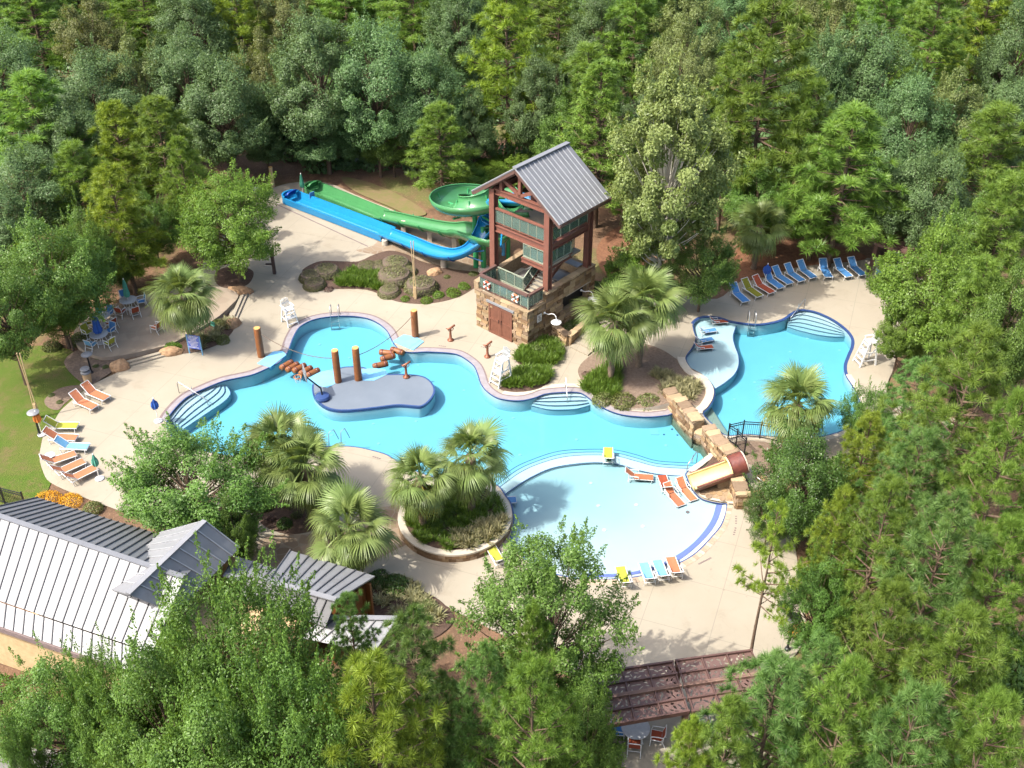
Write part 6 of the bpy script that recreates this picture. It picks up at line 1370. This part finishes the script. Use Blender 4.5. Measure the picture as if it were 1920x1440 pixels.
# ---- palms: trunk and separate fan fronds
def frond_mesh(seed, droop, pet, blade, mat):
    rs = np.random.default_rng(seed); V = []; F = []; T = []
    def add(vs, fs, t):
        o = len(V); V.extend(vs); F.extend([tuple(i+o for i in f) for f in fs]); T.extend([t]*len(vs))
    ptx = lambda u: np.array([pet*u, 0, .10*sin(u*pi*.6)-droop*.22*u*u*pet])
    for k in range(4):
        a, b = ptx(k/4), ptx((k+1)/4); w_ = .028; add([a+[0, w_, 0], a-[0, w_, 0], b-[0, w_, 0], b+[0, w_, 0]], [(0, 1, 2, 3)], .75)
    h = ptx(1); n = 36
    for k in range(n):
        a = radians(-118+236*k/(n-1))+rs.normal()*.02; L = blade*(.72+.28*cos(a*.62))*rs.uniform(.9, 1.08); d = np.array([cos(a), sin(a), 0]); s_ = np.array([-sin(a), cos(a), 0])
        tt = float(np.clip(rs.normal(.5, .2), 0, 1)); pts = []; base = h+np.array([.25*blade*max(0, cos(a)), 0, 0])*0
        for j in range(5):
            u = j/4; z = .10*sin(u*pi*.5)-droop*(.68*u**2.6+rs.normal()*.015)*blade-.10*abs(sin(a))*u; pts.append(base+d*L*(u-.10*droop*u*u)+np.array([0, 0, z]))
        ws = [.010, .026, .025, .017, .002]; vs = []
        for p, w_ in zip(pts, ws): vs += [p+s_*w_+[0, 0, .012], p-s_*w_]
        add(vs, [(2*j, 2*j+1, 2*j+3, 2*j+2) for j in range(4)], tt)
    me = np_mesh('frond', np.array(V), np.array(F), mat, np.array(T)); return me
FR = {k: [frond_mesh(60+i+10*q, dr, rs_, .98, LM[m]) for i in range(2)] for q, (k, dr, rs_, m) in enumerate((('up', .45, .95, 'palm'), ('mid', .75, 1.1, 'palm'), ('low', 1.05, 1.05, 'palm'), ('old', 1.2, .95, 'palmy'), ('dead', 1.45, .85, 'palmdead')))}
def palm(px, pcrown, pbase, size, label, n=52, yellow=.6, z0=0.0, seed=0):
    """crown heart seen at (px, pcrown), foot standing at pbase"""
    r_ = random.Random(seed+px); h = height_for(px, pcrown, pbase, z0); p = at(px, pcrown, z0+h); spread = r_.uniform(.92, 1.12); twist = r_.uniform(0, 6.28); t = thing('palm_tree', label, 'palm tree', (p.x, p.y, z0), 0, 'fan palms')
    mb = MB(); m = 12; mb.tube([(0, 0, -.2+h*1.02*k/m) for k in range(m+1)], [.19+(.05 if k % 2 else -.01)+(.07 if k > m*.55 else 0) for k in range(m+1)], 9); mb.build('trunk', M['palmbark'], t, True)
    for k in range(n):
        u = (k+.5)/n; el = radians(84-138*spread*u**r_.uniform(.75, .95)+r_.uniform(-13, 13)); az = twist+k*2.39996+r_.uniform(-.35, .35); kind = 'up' if u < .3 else 'mid' if u < .62 else 'low' if (u < .82 or r_.random() > yellow) else 'dead' if u > .93 and r_.random() < .7 else 'old'
        s_ = size*r_.uniform(.8, 1.14)*(.85 if u < .15 else 1); put('frond', r_.choice(FR[kind]), t, (0, 0, h-.25*u*1.2), (r_.uniform(-.25, .25), -el, az), (s_,)*3)
    return t
PALMS = [(340,548,655,1.24,'full palm beside the blue rules board at the patio',62,.5,.0),(1152,598,716,1.31,'left front palm of the big clump between tower and right pool',56,.8,.1),(1208,560,690,1.30,'right rear palm of the big clump between tower and right pool',60,.6,.3),
 (520,835,950,1.22,'rear left palm of the twin palms in the dark circular bed',52,.3,.0),(572,870,975,1.24,'front right palm of the twin palms in the dark circular bed',56,.7,.0),(655,985,1085,1.24,'single palm with wide fronds by the lower clubhouse roof',46,.3,.0),
 (787,893,985,1.07,'left palm in the round raised planter',42,.9,.45),(882,850,955,1.18,'right taller palm in the round raised planter',44,.9,.45),(1497,752,840,1.31,'palm by the curved black fence at the right pool',46,.7,TZ),(1425,420,505,1.18,'shaggy palm at the forest edge behind the closed blue umbrella',44,.5,.4)]
for a in PALMS: palm(*a)
# ---- shrubs and ground plants
def shrub_mesh(name, seed, mat, n, leaf, flat=.75, clip=False, core=.55):
    rs = np.random.default_rng(seed); d = unit(rs.normal(size=(n, 3))); d[:, 2] = np.abs(d[:, 2])*1.0-.12; d = unit(d)
    bump = np.ones(n)
    for _ in range(9):
        v = unit(rs.normal(size=3)+[0, 0, .5]); bump += rs.uniform(-.16, .2)*np.maximum(0, d@v)**5*(.25 if clip else 1)
    r = bump*(rs.uniform(.90, 1, n) if clip else rs.uniform(core, 1, n)**.5); P = d*r[:, None]*np.array([1, 1, flat]); P[:, 2] += .06
    nn_ = unit(d+rs.normal(size=(n, 3))*(.5 if clip else .7)+[0, 0, .3]); V, F = leaves(P, nn_, leaf*rs.uniform(.6, 1.3, n), rs); return np_mesh(name, V, F, mat, np.repeat(np.clip(rs.normal(.45, .25, n), 0, 1), 4))
def tuft_mesh(name, seed, mat, n, L=1.0, wid=.05):
    rs = np.random.default_rng(seed); V = []; T = []
    for k in range(n):
        a = rs.uniform(0, 2*pi); lean = rs.uniform(.15, 1.15); l = L*rs.uniform(.6, 1.1); h = np.array([cos(a), sin(a), 0]); s_ = np.array([-sin(a), cos(a), 0])*wid*.5; b = h*rs.uniform(0, .18)
        p = [b+h*lean*l*u*.75+np.array([0, 0, l*(u-.55*lean*u*u)]) for u in (0, .5, 1)]; V += [p[0]-s_, p[0]+s_, p[1]+s_, p[1]-s_, p[1]-s_, p[1]+s_, p[2]+s_*.1, p[2]-s_*.1]; T += [float(np.clip(rs.normal(.5, .22), 0, 1))]*8
    return np_mesh(name, np.array(V), np.arange(len(V)).reshape(-1, 4), mat, np.array(T))
SH = {'clip': [shrub_mesh('foliage', 70+k, LM['clipped'], 4200, .085, .78, True) for k in range(2)], 'soft': [shrub_mesh('foliage', 75+k, LM['shrub'], 1500, .15) for k in range(3)], 'bright': [shrub_mesh('foliage', 80+k, LM['bright'], 1100, .18) for k in range(2)],
 'purple': [shrub_mesh('foliage', 85, LM['purple'], 1300, .13)], 'olive': [shrub_mesh('foliage', 88, LM['olive'], 1500, .14)], 'dark': [shrub_mesh('foliage', 89, LM['dark'], 1500, .16)], 'flower': [shrub_mesh('foliage', 90, LM['flower'], 1500, .11, .6)]}
ST = {'clip': simple('shrub_wood', (.10, .075, .055), None, .9)}
def shrub(kind, px, py, rpx, label, flat=1.0, cat='shrub', name='shrub', z=0.0, group=None, ell=1.0):
    p = at(px, py, z); d = project(p)[2]; r = rpx*d/FPX; t = thing(name, label, cat, (p.x, p.y, z-.02), 0, group)
    put('foliage', rt.choice(SH[kind]), t, (0, 0, 0), (0, 0, rt.uniform(0, 6)), (r*ell, r, r*flat))
    mb = MB(); mb.tube([(0, 0, -.05), (.02, 0, r*flat*.5)], [.05, .03], 6)
    if kind == 'clip': mb.lathe([(r*.80, 0), (r*.92, r*flat*.25), (r*.78, r*flat*.58), (r*.4, r*flat*.72), (0, r*flat*.75)], 14)
    mb.build('stem', ST['clip'], t); return t
for px, py, r, lab in ((584,520,17,'clipped round shrub at the far left of the plaza bed'),(612,512,20,'larger clipped shrub, second from the left in the plaza bed'),(590,534,16,'clipped shrub at the front left of the plaza bed'),(690,504,17,'clipped shrub at the back of the bed, left of three'),(712,502,16,'clipped shrub at the back of the bed, middle of three'),
  (742,500,22,'big clipped shrub at the back of the bed, right of three'),(740,524,26,'big broad clipped shrub in the middle of the bed'),(730,548,16,'small clipped shrub at the front of the bed'),(790,540,24,'clipped shrub right of the twin rope pole'),(765,510,14,'small clipped shrub behind the rope pole')):
    shrub('clip', px, py+3, r*1.42, lab, .88, group='clipped round shrubs')
for k, px, py, r, lab in (('purple',636,526,15,'purple leafed shrub beside the clipped shrubs'),('purple',616,544,10,'small round purple shrub at the bed front'),('soft',1012,662,22,'grey green round shrub at the tower corner'),('olive',1046,660,16,'olive shrub between the tower corner and the stone planter'),('soft',1062,612,17,'white flecked shrub inside the stone planter'),('bright',1080,600,14,'bright leafy plant inside the stone planter'),
  ('bright',760,562,10,'bright leafy shrub left of the rope pole foot'),('bright',800,565,12,'bright leafy shrub right of the rope pole foot'),('bright',822,556,13,'bright leafy shrub in the front of the bed'),('bright',848,552,15,'bright leafy shrub near the tower in the bed'),('bright',868,540,13,'bright leafy shrub nearest the tower wall'),('soft',838,522,9,'small plant in the bare mulch under the slide'),('soft',812,530,7,'tiny plant in the bare mulch beside the pier'),('soft',888,516,10,'low plant in the mulch by the tower post foot'),
  ('olive',1130,752,22,'olive shrub at the left of the pool side edge of the palm bed'),('olive',1170,757,26,'olive shrub in the middle of the pool side edge of the palm bed'),('olive',1215,757,26,'olive shrub right of the middle in the palm bed'),('olive',1240,748,20,'olive shrub beside the top of the waterfall wall'),('purple',1100,705,12,'reddish low shrub at the left tip of the palm bed'),
  ('bright',325,655,18,'leafy green shrub under the patio palm'),('soft',410,612,16,'dark shrub behind the small pale sign'),('olive',418,640,15,'spiky pale plant at the tip of the palm bed'),('soft',385,640,14,'low shrub right of the blue rules board'),
  ('dark',500,955,15,'dark low shrub in the shaded circular bed'),('dark',535,985,17,'dark low shrub at the front of the shaded circular bed'),('purple',510,975,12,'dull reddish plant in the shaded circular bed'),('soft',555,970,13,'low plant right of the middle in the shaded bed'),('dark',740,1100,30,'dark leafy shrub below the single palm'),('dark',710,1090,24,'dark leafy shrub at the clubhouse end wall'),('olive',800,1140,22,'olive shrub at the corner of the south bed'),('bright',770,1150,16,'small bright shrub in the south bed'),('purple',745,1140,20,'brownish shrub in the south bed'),
  ('flower',92,938,24,'yellow flowering shrub left of the clubhouse roof, larger clump'),('flower',132,942,22,'yellow flowering shrub left of the clubhouse roof, right clump'),('flower',1500,1185,22,'yellow flowering shrub behind the bare pine trunk'),('olive',175,955,20,'grassy olive shrub beside the yellow flowers'),
  ('soft',1345,866,13,'green plant in the curb bed between the waterfall wall and log slide'),('soft',1330,878,11,'green plant above the log slide mouth'),('dark',1450,868,34,'dark green shrub right of the dry fence bed'),('olive',1428,925,18,'wispy shrub at the stone pier'),('bright',880,455,20,'vine covered shrub under the blue slide'),('olive',1200,520,26,'pale shrub beside the palm clump near the tower'),
  ('dark',1120,545,22,'dark shrub in the shade right of the tower wall'),('bright',1405,470,18,'leafy shrub behind the back row of loungers'),('soft',150,640,22,'leafy shrub at the end of the patio by the lawn'),('soft',100,652,18,'low bush at the lawn top edge'),('soft',1660,742,20,'low shrub at the right corner of the right pool deck')):
    shrub(k, px, py, r, lab, .95, z=(.45 if k == 'bright' and px == 1405 else 0), group='garden shrubs')
for px, py, lab in ((97,742,'upper small tuft in the dry bed beside the two orange loungers'),(112,755,'lower small tuft in the dry bed beside the two orange loungers'),(185,672,'small tuft in the dry bed between short lamp and boulder, uppermost'),(198,690,'small tuft in the dry bed close to the tan boulder'),(180,688,'small tuft in the dry bed close to the litter bin'),
  (1380,838,'small tuft at the foot of the short black fence, left'),(1400,836,'small tuft under the curved black fence, left of centre'),(1425,840,'small tuft under the curved black fence, right of centre'),(1398,852,'small tuft in the middle of the dry fence bed'),(1415,856,'small tuft at the right front of the dry fence bed'),(1378,850,'small tuft beside the end of the log slide tunnel')):
    shrub('soft', px, py, 7, lab, .9, 'small plant', 'small_plant', .35 if px > 1000 else 0, 'small tufts in the dry beds')
TF = [tuft_mesh('strap_plant', 95+k, LM['grassy'], 46, .62, .045) for k in range(3)]; TP_ = [tuft_mesh('strap_plant', 99+k, LM['pale_grass'], 40, .55, .05) for k in range(2)]
def cover(name, polys, meshes, gap, label, zf, seed, s0=1.0):
    """strap-leaved ground cover nobody could count: joined into one mesh"""
    r_ = random.Random(seed); Vs = []; Ts = []; nf = 0
    data = []
    for me in meshes:
        v = np.empty(len(me.vertices)*3, np.float32); me.vertices.foreach_get('co', v); t = np.empty(len(me.vertices), np.float32); me.attributes['tint'].data.foreach_get('value', t); data.append((v.reshape(-1, 3), t))
    for poly in polys:
        A = np.array([tuple(p) for p in poly]); lo, hi = A.min(0), A.max(0); n = int((hi-lo).prod()/gap**2); Q = np.c_[[r_.uniform(lo[0], hi[0]) for _ in range(n)], [r_.uniform(lo[1], hi[1]) for _ in range(n)]]; Q = Q[inside(Q, poly)]
        for q in Q:
            v, t = r_.choice(data); a = r_.uniform(0, 6.28); s_ = s0*r_.uniform(.75, 1.2); R = np.array([[cos(a), -sin(a), 0], [sin(a), cos(a), 0], [0, 0, 1]])*s_
            Vs.append(v@R.T+np.array([q[0], q[1], zf(q[0], q[1])])); Ts.append(np.clip(t+r_.uniform(-.15, .15), 0, 1))
    if Vs:
        V = np.concatenate(Vs); me = np_mesh(name, V, np.arange(len(V)).reshape(-1, 4), meshes[0].materials[0], np.concatenate(Ts)); tag(put(name, me), label, None, None, 'stuff')
g4 = lambda pts, z=0: ground(pts, 4, z=z)
cover('ground_cover', [BEDS['tower_upper'], g4([(940,727),(960,712),(972,698),(1000,696),(1028,700),(1022,718),(1000,724),(968,728)]), g4([(630,535),(660,512),(690,512),(725,520),(715,545),(690,540),(650,538)]), g4([(1096,728),(1110,705),(1145,690),(1160,700),(1150,745),(1125,742)], .15)], TF, .17, 'bright green strap leaved ground cover in the pool side beds', lambda x, y: pbz(x, y) if inside([(x, y)], pb)[0] else .08, 1)
ir = [Vector(p) for p in ring(R0-.45)]
cover('ground_cover', [[p for p in ir if True]], TF, .27, 'green strap leaved ground cover in the round planter', lambda x, y: .46, 2, .72)
cover('pale_ground_cover', [g4([(845,1010),(870,992),(905,985),(935,970),(945,985),(930,1010),(890,1025),(855,1025)], .5)], TP_, .26, 'pale striped strap plants at the front of the round planter', lambda x, y: .50, 3, 1.15)
cover('pale_ground_cover', [g4([(1225,700),(1260,705),(1295,715),(1318,735),(1300,752),(1270,750),(1240,730)], .4)], TP_, .34, 'pale striped strap plants in the palm bed above the waterfall wall', pbz, 4)
cover('ground_cover', [g4([(385,655),(420,625),(432,612),(425,600),(400,610),(370,640)]), g4([(700,1100),(760,1090),(800,1120),(830,1150),(790,1180),(730,1160)])], TP_[:1]+TF[:1], .4, 'low mixed plants in the shaded beds', lambda x, y: .05, 5)
# undergrowth along the forest floor
UG = [shrub_mesh('u', 120+k, LM['grey'], 300, .27) for k in range(2)]+[shrub_mesh('u', 123, LM['mid'], 300, .27)]
def undergrowth(name, polys, gap, label, seed, mat, size=(.6, 1.5)):
    r_ = random.Random(seed); Vs = []; Ts = []
    for poly in polys:
        A = np.array([tuple(p) for p in poly]); lo, hi = A.min(0), A.max(0); n = int((hi-lo).prod()/gap**2); Q = np.c_[[r_.uniform(lo[0], hi[0]) for _ in range(n)], [r_.uniform(lo[1], hi[1]) for _ in range(n)]]; Q = Q[inside(Q, poly)]
        for q in Q:
            me = r_.choice(UG); v = np.empty(len(me.vertices)*3, np.float32); me.vertices.foreach_get('co', v); t = np.empty(len(me.vertices), np.float32); me.attributes['tint'].data.foreach_get('value', t); s_ = r_.uniform(*size)
            a = r_.uniform(0, 6.28); R = np.array([[cos(a), -sin(a), 0], [sin(a), cos(a), 0], [0, 0, 1]]); Vs.append((v.reshape(-1, 3)*[s_, s_, s_*r_.uniform(.7, 1.4)])@R.T+[q[0], q[1], tz(*q)]); Ts.append(t)
    V = np.concatenate(Vs); tag(put(name, np_mesh(name, V, np.arange(len(V)).reshape(-1, 4), mat, np.concatenate(Ts))), label, None, None, 'stuff')
undergrowth('undergrowth', [g4([(-100,300),(200,330),(480,312),(740,318),(880,340),(1130,350),(1400,440),(1700,430),(1960,500),(1960,150),(1000,60),(-100,100)])], 2.6, 'tangled leafy undergrowth on the forest floor', 31, LM['grey'], (1.0, 2.3))
undergrowth('undergrowth', [g4([(-160,170),(500,110),(1000,80),(1500,120),(2060,200),(2100,-60),(960,-90),(-200,-60)])], 3.4, 'leafy forest understorey far behind the pools', 33, LM['mid'], (1.8, 3.4))
undergrowth('undergrowth', [g4([(1480,900),(1700,760),(1960,720),(1960,1500),(1500,1440),(1440,1300),(1500,1150)]), g4([(-60,1290),(300,1240),(560,1250),(900,1230),(1100,1330),(1100,1500),(200,1560),(180,1430),(20,1380),(-60,1390)])], 1.9, 'leafy undergrowth beneath the near trees', 32, LM['mid'])
